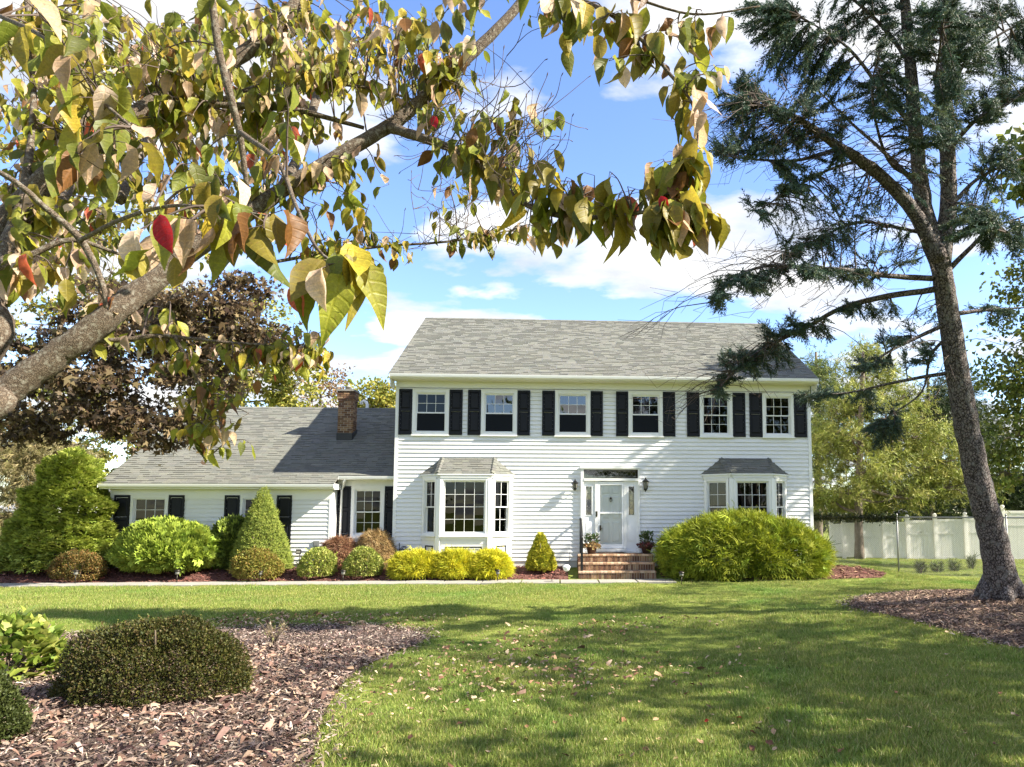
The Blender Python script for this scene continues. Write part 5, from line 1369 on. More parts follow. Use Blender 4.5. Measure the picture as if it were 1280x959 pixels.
for _ in range(330):                             # dead wood on the inside of the tree
    l = SL[RNG.choice([0, 1, 2, 3, 3, 3, 4, 5, 11])]; i = RNG.integers(int(len(l) * .25), len(l)); s = l[i]
    if s[2] < 3.2: continue
    a = RNG.uniform(2.2, 4.1) if RNG.uniform() < .65 else RNG.uniform(0, 6.28); L = RNG.uniform(.4, 1.5)
    d = np.array([math.cos(a), math.sin(a) * .8, RNG.uniform(-.5, .1)]) * L
    Q = spline([s, s + d * .5 + [0, 0, .05], s + d + [0, 0, -.15 * L]], 3); tw.tube(Q, np.linspace(.010, .003, len(Q)), 4, False)
    for _ in range(3):
        j = RNG.integers(2, len(Q)); tw.tube([Q[j], Q[j] + d * .22 + RNG.normal(0, .1, 3), Q[j] + d * .35 + RNG.normal(0, .16, 3)], [.005, .004, .0025], 3, False)
tw.build('twigs', M['twig'], spruce, kind='stuff')

# ================================================================== the dogwood whose limbs hang over the view
dg = np.array([-4.3, 2.6, 0.0]); dg[2] = float(zg(dg[0], dg[1]))
dog = thing('dogwood_tree', 'old dogwood with limbs and drooping autumn leaves hanging over the upper left', 'tree', tuple(dg))
def Dg(l): return [at(px, py, Y) - dg for px, py, Y in l]
DL = []
def dlimb(l, w, name='branch', n=9, pre=None, wpre=None):
    pts = Dg(l); ws = [q * Y / FPX for q, (_, _, Y) in zip(w, l)]
    if pre is not None: pts = pre + pts; ws = wpre + ws
    b = MB(); P, _ = limb(b, pts, ws, n, 7, .05); b.build(name, M['barkdog'], dog); DL.append(P[len(pre or []) * 7:]); return P
O_ = np.zeros(3)
tk = [O_ + [0, 0, -.2], O_ + [0.0, 0, .5], O_ + [.1, .05, 1.1]]
dlimb([(-60, 478, 3.15), (-10, 375, 3.25), (12, 310, 3.35), (28, 255, 3.5), (38, 180, 3.7), (42, 110, 3.8), (36, 20, 3.9), (30, -40, 4.0)], [42, 34, 26, 14, 8, 7, 7, 6], 'trunk', 12, tk, [.42, .34, .30])
dlimb([(-60, 542, 3.0), (0, 495, 3.1), (60, 452, 3.15), (130, 400, 3.2), (190, 352, 3.3), (260, 300, 3.4), (350, 240, 3.6), (440, 185, 3.7), (500, 148, 3.8), (560, 95, 3.9), (620, 38, 4.0), (670, -20, 4.1), (720, -90, 4.2)], [40, 36, 33, 32, 29, 23, 19, 18, 17, 15, 13, 11, 10], 'branch', 12, [O_ + [.1, .05, 1.0]], [.24])
dlimb([(-30, 320, 3.4), (0, 285, 3.5), (60, 222, 3.6), (130, 172, 3.7), (220, 112, 3.9), (330, 50, 4.1), (385, -20, 4.3), (430, -90, 4.5)], [34, 31, 28, 25, 22, 18, 15, 13], 'branch', 10)
for l, w in (([(262, -30, 3.0), (270, 40, 3.0), (275, 70, 3.0), (288, 120, 3.0), (300, 170, 3.05), (309, 235, 3.1)], [10, 10, 10, 10, 9, 6]),
             ([(180, 152, 3.7), (230, 130, 3.65), (290, 132, 3.7), (370, 138, 3.8), (455, 160, 3.9)], [8, 9, 9, 8, 5]),
             ([(185, 158, 3.75), (250, 136, 3.8), (350, 102, 3.9), (470, 112, 4.1), (560, 140, 4.3)], [6, 6, 5, 4, 2]),
             ([(330, 330, 3.6), (400, 318, 3.9), (480, 308, 4.0), (560, 302, 4.1), (640, 288, 4.3)], [5, 4, 3.5, 3, 2]),
             ([(488, 160, 3.75), (560, 184, 3.5), (600, 206, 3.3), (645, 248, 3.05), (690, 268, 2.9), (740, 272, 2.8), (800, 266, 2.7), (850, 255, 2.6), (892, 268, 2.6)], [14, 11, 9, 7, 6.5, 6, 5, 4, 3]),
             ([(640, -30, 3.2), (745, 8, 2.9), (800, 48, 2.8), (835, 90, 2.75), (865, 130, 2.7), (872, 175, 2.7), (862, 215, 2.7)], [7, 6, 5.5, 5, 4, 3, 2]),
             ([(720, -30, 2.9), (800, 0, 2.8), (870, 18, 2.8), (950, 8, 2.8)], [4, 3.5, 3, 2]),
             ([(105, 428, 3.3), (160, 424, 3.35), (202, 420, 3.4), (270, 427, 3.45), (330, 432, 3.5), (370, 442, 3.6), (402, 462, 3.7)], [7, 6.5, 6, 4, 3, 2.5, 2]),
             ([(218, 421, 3.4), (240, 462, 3.45), (256, 505, 3.5), (254, 540, 3.5), (268, 572, 3.5)], [4.5, 4, 3.5, 3, 2]),
             ([(-20, 205, 2.6), (20, 228, 2.6), (56, 259, 2.65), (101, 300, 2.7), (128, 355, 2.7), (132, 385, 2.7)], [6, 7, 8, 9, 7, 5]),
             ([(-20, 345, 2.9), (40, 318, 2.95), (90, 300, 3.0), (150, 318, 3.1)], [8, 8, 7, 4]),
             ([(300, 165, 3.05), (345, 200, 2.5), (372, 262, 2.0), (400, 315, 1.6), (440, 335, 1.5)], [7, 6, 5, 4, 3]),
             ([(101, 300, 2.7), (150, 275, 2.3), (210, 258, 1.85), (280, 262, 1.6), (335, 270, 1.55)], [6, 5, 4.5, 4, 3]),
             ([(0, 20, 2.6), (60, 50, 2.1), (110, 110, 1.75), (165, 160, 1.6)], [6, 6, 5, 4])):
    dlimb(l, w, 'branch', 8)
DP = np.vstack(DL)
LV_P, LV_D, LV_S, LV_C, LV_N = [], [], [], [], []
dt = MB()
G1 = lin(114, 120, 42); G2 = lin(144, 144, 52); G3 = lin(92, 98, 40); Y1 = lin(172, 152, 54); P1 = lin(205, 180, 158); P2 = lin(178, 150, 122); R1 = lin(158, 26, 34); R2 = lin(186, 92, 66); BN = lin(120, 84, 48); OL = lin(128, 116, 44)
def cluster(px, py, rx, ry, Y, dY, n, size, cols, wts, per=7, lift=0.05):
    k = max(1, round(n * (.72 if (px > 590 and Y < 3.25) else 1.45 if 3 < Y < 5 else 1.15) / per)); size *= (1.12 if Y > 3 else 0.92 if Y < 2.2 else 1.05)
    for _ in range(k):
        a = norm(RNG.normal(size=3)) * RNG.uniform(.1, 1) ** .45
        e = at(px + a[0] * rx, py + a[1] * ry - 0.35 * size * FPX / Y, Y + a[2] * dY) - dg
        dd = np.linalg.norm(DP - e, axis=1); i = np.argmin(dd * RNG.uniform(.85, 1.25, len(dd))); s = DP[i]
        L = np.linalg.norm(e - s)
        m1 = s + (e - s) * .35 + [0, 0, .14 * L] + RNG.normal(0, .03 * L, 3); m2 = s + (e - s) * .72 + [0, 0, .08 * L] + RNG.normal(0, .05 * L, 3)
        P = spline([s, m1, m2, e], 4); dt.tube(P, np.linspace(.0035 + .003 * L, .0014, len(P)), 4, False)
        tt = np.sort(RNG.uniform(max(0, 1 - .5 / max(L, .5)), 1, per)); tt[-1] = 1
        for j, t in enumerate(tt):
            x = t * (len(P) - 1); q = int(min(x, len(P) - 2)); o = P[q] * (1 - (x - q)) + P[q + 1] * (x - q)
            az = RNG.uniform(0, 6.28); h = np.array([math.cos(az), math.sin(az), 0])
            pe = o + h * RNG.uniform(.012, .05) + [0, 0, RNG.uniform(-.03, .015)]
            dt.tube([o, pe], [.0014, .0011], 3, False)
            LV_P.append(pe); LV_D.append(norm(h * RNG.uniform(.1, .75) + [0, 0, -1] + RNG.normal(0, .12, 3))); LV_N.append(h + RNG.normal(0, .35, 3))
            LV_S.append(size * min(max(RNG.lognormal(0, .2), .65), 1.25)); LV_C.append(pal(1, cols, .13, wts)[0])
ALLC = [G1, G2, G3, OL, Y1, P1, P2, R2, BN]
wL = [3.5, 5, 2, 3, 1.5, 2.0, 2.0, .1, .8]; wN = [3, 3, 2, 3.5, .7, 2.6, 3, .08, .8]; wR = [3.5, 3, 2.5, 7, .9, .8, 1.8, .1, 1.4]
for q in ((50, 100, 70, 80, 1.7, .2, 18, .105, wN), (120, 205, 60, 40, 1.6, .15, 16, .105, wN), (190, 315, 55, 22, 1.6, .12, 14, .105, wN), (310, 285, 50, 28, 1.55, .1, 14, .105, wR), (430, 352, 42, 18, 1.5, .06, 14, .115, wR), (20, 40, 50, 60, 1.8, .2, 14, .105, wN), (250, 240, 40, 40, 2.0, .2, 8, .095, wN), (330, 130, 60, 60, 2.3, .2, 10, .09, wL),
          (100, 60, 140, 80, 3.6, .8, 260, .085, wL), (300, 60, 150, 70, 3.8, .8, 250, .085, wL), (230, 200, 180, 90, 3.9, .7, 300, .085, wL), (80, 250, 100, 100, 3.7, .6, 170, .085, wL), (425, 230, 70, 45, 3.8, .4, 70, .08, wR), (430, 60, 100, 60, 4.0, .6, 120, .085, wL), (530, 60, 60, 50, 4.0, .5, 44, .08, wL),
          (600, 20, 60, 25, 3.2, .2, 14, .095, wR), (700, 25, 45, 25, 2.9, .15, 21, .115, wR), (800, 35, 50, 35, 2.8, .15, 35, .115, wR), (880, 40, 30, 30, 2.8, .1, 14, .11, wR), (862, 130, 22, 40, 2.7, .1, 21, .115, wR), (615, 185, 55, 45, 3.2, .2, 49, .105, wR), (665, 228, 50, 35, 2.9, .2, 42, .115, wR), (760, 245, 60, 28, 2.75, .15, 56, .115, wR), (855, 225, 32, 50, 2.65, .12, 49, .12, wR), (850, 290, 36, 30, 2.6, .1, 42, .12, wR), (700, 290, 50, 25, 3.0, .2, 18, .08, wR),
          (560, 40, 70, 35, 3.6, .3, 40, .09, wR), (680, 45, 70, 30, 3.2, .2, 35, .10, wR), (790, 70, 60, 40, 2.85, .15, 28, .105, wR), (560, 110, 50, 40, 3.7, .3, 32, .085, wR), (640, 150, 55, 40, 3.4, .2, 35, .09, wR), (590, 225, 50, 35, 3.5, .2, 24, .085, wR), (710, 255, 60, 32, 2.9, .2, 35, .11, wR), (805, 262, 50, 28, 2.7, .15, 28, .115, wR), (868, 265, 26, 60, 2.65, .1, 28, .115, wR), (878, 90, 20, 50, 2.75, .1, 14, .105, wR), (480, 20, 60, 30, 3.9, .4, 40, .085, wL), (390, 300, 60, 30, 3.7, .3, 28, .075, wL), (450, 300, 50, 25, 3.9, .3, 21, .07, wR), (300, 460, 50, 30, 3.5, .2, 28, .06, wR),
          (640, 296, 75, 22, 4.2, .3, 50, .065, wR), (480, 318, 55, 16, 4.0, .3, 28, .06, wR), (365, 440, 50, 40, 3.6, .25, 90, .06, wL), (268, 525, 50, 52, 3.5, .25, 105, .06, wR), (250, 445, 60, 30, 3.5, .3, 35, .06, wL), (70, 340, 70, 45, 3.2, .4, 56, .08, wN), (160, 400, 60, 40, 3.6, .4, 35, .075, wL), (560, 250, 50, 60, 4.1, .3, 14, .07, wR)):
    cluster(*q[:8], ALLC, q[8], 4 if (q[0] > 540 and q[4] < 3.6) else 6)
# deep, dense crown beyond the limbs
NF = len(LV_P)
for px, py, rx, ry, Y, dY, n, s in ((110, 120, 150, 110, 6.2, 1.2, 950, .085), (290, 130, 150, 100, 6.0, 1.1, 900, .085), (420, 60, 110, 60, 5.6, 1.0, 330, .08), (90, 270, 110, 90, 6.0, 1.0, 480, .085), (260, 270, 110, 60, 5.6, .8, 330, .08)):
    DP = np.vstack(DL + [at(px + RNG.uniform(-rx, rx), py + RNG.uniform(-ry, ry), Y + RNG.uniform(-dY, dY))[None] - dg for _ in range(40)])
    cluster(px, py, rx, ry, Y, dY, n, s, ALLC, [3, 5, 2, 1.5, 2.5, 2, 2.5, .25, .7], 8)
for l in ([(150, 250, 4.2), (170, 200, 5.0), (210, 140, 5.8), (250, 60, 6.4), (280, -60, 7)], [(60, 280, 4.0), (90, 220, 5), (110, 120, 6), (120, 20, 6.6), (130, -60, 7)], [(350, 240, 3.7), (380, 180, 4.8), (400, 110, 5.4), (440, 30, 5.8), (470, -60, 6.2)]):
    dlimb(l, [14, 13, 11, 8, 5], 'branch', 7)
# the bright red leaf and its lesser fellows
for px, py, Y, s, c in ((200, 268, 1.3, .08, R1), (366, 355, 1.5, .075, R2), (365, 158, 2.6, .09, R2), (541, 145, 3.3, .085, R1), (826, 245, 2.55, .07, R1), (368, 125, 3.6, .05, R1)):
    LV_P.append(at(px, py, Y) - dg); LV_D.append(norm(np.array([.35, -.1, -1]))); LV_N.append(np.array([-.3, -1, .25])); LV_S.append(s); LV_C.append(np.array(c))
RED_I = range(len(LV_P) - 6, len(LV_P))
# bare budded twigs against the sky, forking as they go
pool = [p for P in DL for p in P if 0 < p[1] and 470 < CX + (p + dg - CAMP)[0] / (p + dg)[1] * FPX < 700]
pool = [p for p in pool if CY - ((p + dg - CAMP) @ UPV) / ((p + dg - CAMP) @ FWD) * FPX > 120]
for k in range(330):
    s = pool[RNG.integers(len(pool))]; L = RNG.uniform(.07, .26)
    d = norm(np.array([RNG.normal(.25, .5), RNG.normal(0, .5), RNG.normal(.35, .5)])) * L
    P = spline([s, s + d * .5 + RNG.normal(0, .08 * L, 3), s + d + [0, 0, .12 * L]], 3); dt.tube(P, np.linspace(.0022, .0012, len(P)), 4, False)
    dt.tube([P[-1], P[-1] + d * .04 / L * .3, P[-1] + d * .04 / L * .5], [.0012, .0026, .0006], 4, False)
    if k < 240: pool.append(P[-1]); pool.append(P[3])
dt.build('twigs', M['twig'], dog, kind='stuff')

def dogleaf_mat():
    m = bpy.data.materials.new('dogwood_leaf'); m.use_nodes = True
    t = m.node_tree; L = t.links; b = t.nodes['Principled BSDF']; out = t.nodes['Material Output']
    b.inputs['Roughness'].default_value = 0.5; b.inputs['Specular IOR Level'].default_value = 0.35
    a = N(t, 'ShaderNodeAttribute', attribute_name='Col'); u = N(t, 'ShaderNodeAttribute', attribute_name='LeafUV')
    sp = N(t, 'ShaderNodeSeparateXYZ'); L.new(u.outputs['Vector'], sp.inputs[0])
    ab = N(t, 'ShaderNodeMath', operation='ABSOLUTE'); L.new(sp.outputs[0], ab.inputs[0])
    sq = N(t, 'ShaderNodeMath', operation='POWER', n_1=1.4); L.new(ab.outputs[0], sq.inputs[0])
    ml = N(t, 'ShaderNodeMath', operation='MULTIPLY_ADD', n_1=-1.1); L.new(sq.outputs[0], ml.inputs[0]); L.new(sp.outputs[1], ml.inputs[2])
    fr_ = N(t, 'ShaderNodeMath', operation='MULTIPLY', n_1=40.0); L.new(ml.outputs[0], fr_.inputs[0])
    sn = N(t, 'ShaderNodeMath', operation='SINE'); L.new(fr_.outputs[0], sn.inputs[0])
    rv = ramp(t, [(0.80, 0.0), (1.0, 0.5)]); 
    mr = N(t, 'ShaderNodeMapRange', n_1=-1.0, n_2=1.0); L.new(sn.outputs[0], mr.inputs[0]); L.new(mr.outputs[0], rv.inputs[0])
    mid = ramp(t, [(0.0, 0.7), (0.035, 0.0)]); L.new(ab.outputs[0], mid.inputs[0])
    vmax = N(t, 'ShaderNodeMath', operation='MAXIMUM'); L.new(rv.outputs[0], vmax.inputs[0]); L.new(mid.outputs[0], vmax.inputs[1])
    tcn = N(t, 'ShaderNodeTexCoord'); nz = N(t, 'ShaderNodeTexNoise', i_Scale=22.0, i_Detail=5.0, i_Roughness=0.7); L.new(tcn.outputs['Object'], nz.inputs['Vector'])
    br = N(t, 'ShaderNodeMapRange', n_1=0.3, n_2=0.7, n_3=0.72, n_4=1.25); L.new(nz.outputs['Fac'], br.inputs[0])
    m1 = N(t, 'ShaderNodeMix', data_type='RGBA', blend_type='MULTIPLY'); m1.inputs['Factor'].default_value = 1; L.new(a.outputs['Color'], m1.inputs['A']); L.new(br.outputs[0], m1.inputs['B'])
    nb = N(t, 'ShaderNodeTexNoise', i_Scale=9.0, i_Detail=6.0, i_Roughness=0.75); L.new(tcn.outputs['Object'], nb.inputs['Vector'])
    rb = ramp(t, [(0.56, 0.0), (0.72, 0.65)]); L.new(nb.outputs['Fac'], rb.inputs[0])
    m2 = N(t, 'ShaderNodeMix', data_type='RGBA'); L.new(rb.outputs[0], m2.inputs['Factor']); L.new(m1.outputs['Result'], m2.inputs['A']); m2.inputs['B'].default_value = (0.20, 0.09, 0.05, 1)
    m3 = N(t, 'ShaderNodeMix', data_type='RGBA', blend_type='MULTIPLY'); L.new(vmax.outputs[0], m3.inputs['Factor']); L.new(m2.outputs['Result'], m3.inputs['A']); m3.inputs['B'].default_value = (1.35, 1.3, 1.1, 1)
    c = m3.outputs['Result']; L.new(c, b.inputs['Base Color'])
    bp = N(t, 'ShaderNodeBump', i_Strength=0.35, i_Distance=0.004, invert=True); L.new(vmax.outputs[0], bp.inputs['Height']); L.new(bp.outputs[0], b.inputs['Normal'])
    tr = N(t, 'ShaderNodeBsdfTranslucent'); L.new(c, tr.inputs[0])
    ms = N(t, 'ShaderNodeMixShader'); ms.inputs[0].default_value = 0.5
    L.new(b.outputs[0], ms.inputs[1]); L.new(tr.outputs[0], ms.inputs[2]); L.new(ms.outputs[0], out.inputs[0])
    return m
M['dogleaf'] = dogleaf_mat()
def dogleaf(curl, fold, wave, bend):
    v, f, uv = [], [], []; R_ = 7
    for i in range(R_ + 1):
        t = i / R_; w = 0.265 * (math.sin(PI * t ** 0.84)) ** 0.9 * (1 - .45 * t ** 5) if 0 < t < 1 else 0.0
        y = t; zc = -curl * t * t
        for s in (-1, 0, 1):
            v.append((s * w + bend * t * t, y, zc + abs(s) * fold * w + wave * w * math.sin(t * 9 + s * 1.3))); uv.append((s * w, t))
        if i:
            k = 3 * i; f += [(k - 3, k - 2, k + 1, k), (k - 2, k - 1, k + 2, k + 1)]
    return v, f, uv
SHAPES = [dogleaf(.65, .45, .22, -.12), dogleaf(.2, 1.1, .2, .1), dogleaf(-.25, .5, .28, -.03), dogleaf(.85, .7, .3, .04), dogleaf(.12, .35, .10, .02), dogleaf(.30, .55, .16, -.06), dogleaf(-.12, .25, .12, .05), dogleaf(.42, .8, .2, .07)]
Pn, Dn, Nn, Sn, Cn = np.array(LV_P), np.array(LV_D), np.array(LV_N), np.array(LV_S), np.array(LV_C)
Rn = frames_up(Dn, Nn); wp = Pn + dg
cam_ = wp - CAMP; dz_ = cam_ @ FWD; sx = cam_ @ RGT / dz_ * FPX + CX; sy = CY - cam_ @ UPV / dz_ * FPX
app = Sn / dz_ * ((sx > -40) & (sx < 1320) & (sy > -60) & (sy < 959))
order = np.argsort(-app); big, rest = order[:300], order[300:]
lmeshes = {}; RED = set(RED_I)
for i in big:
    k = 4 if i in RED else int(RNG.integers(8)); key = (k, tuple(np.round(Cn[i] * 6) / 6 if False else np.round(Cn[i], 2)))
    if key not in lmeshes:
        v, f, uv = SHAPES[k]
        lmeshes[key] = batch_mesh('leaf', v, f, np.zeros((1, 3)), np.eye(3)[None], np.ones(1), Cn[i][None], M['dogleaf'], uv, True)
    o = link('leaf', lmeshes[key], dog)
    Mx = np.eye(4); Mx[:3, :3] = Rn[i] * Sn[i]; Mx[:3, 3] = Pn[i]; o.matrix_local = Matrix(Mx.tolist())
ch = RNG.integers(0, 8, len(rest))
import bmesh
# the remaining leaves are one part: eight shape batches joined
parts = []
for k in range(8):
    r = rest[ch == k]; v, f, uv = SHAPES[k]
    parts.append(batch_mesh('leaves', v, f, Pn[r], Rn[r], Sn[r], Cn[r], M['dogleaf'], uv, True))
def join_meshes(name, ms, mt):
    co, li, ls, cc, uu = [], [], [], [], []; nv = nl = 0
    for m in ms:
        n = len(m.vertices); a = np.empty(n * 3, np.float32); m.vertices.foreach_get('co', a); co.append(a)
        l = np.empty(len(m.loops), np.int32); m.loops.foreach_get('vertex_index', l); li.append(l + nv)
        s = np.empty(len(m.polygons), np.int32); m.polygons.foreach_get('loop_start', s); ls.append(s + nl)
        c = np.empty(n * 4, np.float32); m.attributes['Col'].data.foreach_get('color', c); cc.append(c)
        u = np.empty(n * 3, np.float32); m.attributes['LeafUV'].data.foreach_get('vector', u); uu.append(u)
        nv += n; nl += len(l)
    me = bpy.data.meshes.new(name); me.vertices.add(nv); me.vertices.foreach_set('co', np.concatenate(co))
    me.loops.add(nl); me.loops.foreach_set('vertex_index', np.concatenate(li)); s = np.concatenate(ls)
    me.polygons.add(len(s)); me.polygons.foreach_set('loop_start', s); me.update(calc_edges=True)
    me.polygons.foreach_set('use_smooth', np.ones(len(s), bool))
    me.attributes.new('Col', 'FLOAT_COLOR', 'POINT').data.foreach_set('color', np.concatenate(cc)); me.attributes.new('LeafUV', 'FLOAT_VECTOR', 'POINT').data.foreach_set('vector', np.concatenate(uu))
    me.materials.append(mt)
    for m in ms: bpy.data.meshes.remove(m)
    return me
link('leaves', join_meshes('leaves', parts, M['dogleaf']), dog, kind='stuff')
print('LEAVES', len(Pn))
# ================================================================== small things round the house
def flower_pot(name, label, px, py, kind):
    u, z = F(px, py, -0.55); q = hw(u, -0.55, 0.703)
    root = thing(name, label, 'flower pot', tuple(q))
    b = MB(); b.lathe([(0.10, 0), (0.115, 0.01), (0.165, 0.20), (0.18, 0.205), (0.18, 0.235), (0.155, 0.235), (0.15, 0.20), (0.0, 0.195)], 18); b.build('pot', M['pot'], root)
    n = 260; th_ = RNG.uniform(0, 6.28, n); r = 0.26 * np.sqrt(RNG.uniform(size=n))
    pt = np.stack([r * np.cos(th_), r * np.sin(th_), 0.24 + 0.12 * RNG.uniform(size=n) - r * 0.35], 1)
    low = [(0.30, 0.22, 0.07), (0.36, 0.20, 0.09), (0.40, 0.32, 0.14)] if kind == 'white' else [(0.10, 0.018, 0.025), (0.07, 0.02, 0.03), (0.16, 0.03, 0.035), (0.05, 0.06, 0.02)]
    link('trailing_flowers', batch_mesh('trailing_flowers', *RHW, pt, frames(norm(pt - [0, 0, .15]) + RNG.normal(0, .4, (n, 3))), np.full(n, 0.075), pal(n, low), M['petal']), root, kind='stuff')
    m_ = 170; th_ = RNG.uniform(0, 6.28, m_); r = (0.20 if kind == 'white' else 0.18) * np.sqrt(RNG.uniform(size=m_))
    top = 0.55 if kind == 'white' else 0.62
    pt = np.stack([r * np.cos(th_), r * np.sin(th_), 0.28 + (top - 0.28) * RNG.uniform(size=m_) ** .7], 1)
    link('leaves', batch_mesh('leaves', *RH, pt, frames(norm(pt - [0, 0, .2]) + RNG.normal(0, .5, (m_, 3))), np.full(m_, 0.10), pal(m_, [(0.06, 0.10, 0.03), (0.09, 0.14, 0.05), (0.05, 0.07, 0.025)]), M['leaf']), root, kind='stuff')
    b = MB()
    for k in range(14):
        q = pt[RNG.integers(m_)]; b.tube([(0, 0, .2), q * [.5, .5, .7], q], [.006, .005, .003], 4)
    b.build('stem', M['stem'], root)
    if kind == 'white':
        k = 36; i = RNG.integers(0, m_, k); q = pt[i] * [1.1, 1.1, 1.04]
        link('blossoms', batch_mesh('blossoms', *BIGLEAF, q, frames(RNG.normal(size=(k, 3)) + [0, -1, .5]), np.full(k, 0.06), pal(k, [(0.75, 0.75, 0.72), (0.7, 0.6, 0.62)], .05), M['petal']), root, kind='stuff')
flower_pot('flower_pot', 'dark pot with white flowers and peach trailing leaves, left of the front door', 739.5, 688, 'white')
flower_pot('flower_pot', 'dark pot with burgundy flowers and a leggy green plant, right of the front door', 808, 688, 'red')

def path_light(px, py, label):
    q = gr(px, py); root = thing('path_light', label, 'path light', tuple(q), 0, 'path lights along the planting bed')
    b = MB(); b.tube([(0, 0, -0.05), (0, 0, 0.24)], 0.012, 6); b.build('stake', M['bronze'], root)
    b = MB(); b.lathe([(0.03, 0.22), (0.055, 0.235), (0.05, 0.31), (0.045, 0.312)], 10); b.build('lens', M['lampglass'], root)
    b = MB(); b.lathe([(0.085, 0.312), (0.085, 0.322), (0.04, 0.355), (0.0, 0.365)], 10); b.build('cap', M['bronze'], root)
for px, py, lb in ((94, 729, 'small stake light in front of the rusty shrub below the big layered evergreen'), (221, 728.5, 'small stake light in front of the wide round juniper'), (325, 729, 'small stake light in front of the olive and orange shrub by the dwarf spruce'),
                   (428.5, 728.5, 'small stake light between the two clipped ball shrubs'), (622, 728, 'small stake light in front of the golden shrubs below the left bay'), (852, 731, 'small stake light standing before the huge green shrub by the steps')):
    path_light(px, py, lb)
q = gr(708, 717); root = thing('spot_light', 'white dome garden spotlight on the mulch left of the steps', 'spotlight', tuple(q))
b = MB(); b.tube([(0, 0, -0.04), (0, 0, 0.08)], 0.014, 6); b.build('stake', M['bronze'], root)
b = MB(); b.lathe([(0.03, 0.06), (0.075, 0.09), (0.10, 0.16), (0.105, 0.20), (0.09, 0.205), (0.06, 0.235), (0, 0.245)], 14); b.build('lamp_head', M['plasticwhite'], root)
c = MB(); e = hw(fu(713, -.2), -.1) - q; c.tube(spline([(0, 0.03, 0.1), (e[0] * .5 + .03, e[1] * .4, 0.2), (e[0], e[1], 0.5)], 4), 0.008, 5); c.build('cable', M['blackmetal'], root)
# flood lamp by the wing wall
q = gr(376, 720); q = hw(fu(375.5, -0.12), -0.12); q[2] = float(zg(q[0], q[1]))
root = thing('flood_light', 'small black floodlight on a stake against the wing wall', 'floodlight', tuple(q), TH)
zt_ = fz(375, 690, -.12) - q[2]
b = MB(); b.tube([(0.03, 0, -0.03), (0.03, 0, zt_ - .03)], 0.014, 6); b.tube([(0.03, 0, zt_ - .12), (0.22, 0.03, zt_ - .13)], 0.012, 6); b.build('stake', M['blackmetal'], root)
b = MB(); b.M = Matrix.Translation((0, -0.02, zt_)) @ Matrix.Rotation(-0.35, 4, 'X'); b.box(-.07, .07, -.035, .035, -.06, .06); b.box(-.08, .08, -.06, -.03, .05, .065); b.build('lamp_head', M['blackmetal'], root)
b = MB(); b.M = Matrix.Translation((0, -0.02, zt_)) @ Matrix.Rotation(-0.35, 4, 'X'); b.box(-.055, .055, -.04, -.0355, -.048, .045); b.build('lens', M['lampglass'], root)
# twisted iron hose guide at the corner of the house
u, z = F(505, 688, -.15); q = hw(u, -.15); q[2] = float(zg(q[0], q[1]))
root = thing('garden_ornament', 'round scrolled iron garden ornament on a stake by the house corner', 'ornament', tuple(q), TH)
b = MB(); zc_ = z - q[2]; b.tube([(-.14, 0, -.05), (-.14, 0, zc_ + .22)], .012, 6); b.build('stake', M['blackmetal'], root)
b = MB()
for cx_, cz_, r in ((0, zc_, .12), (-.05, zc_ - .03, .055), (.055, zc_ - .03, .055), (0, zc_ + .05, .05)):
    b.tube([(cx_ + r * math.cos(a), 0.004 * math.sin(3 * a), cz_ + r * math.sin(a)) for a in np.linspace(0, 2 * PI, 21)], .011, 6)
b.tube([(-.14, 0, zc_ - .07), (-.3, 0, zc_ - .09), (-.42, .01, zc_ - .02), (-.52, .02, zc_ - .05)], .012, 6)
b.build('scroll', M['blackmetal'], root)

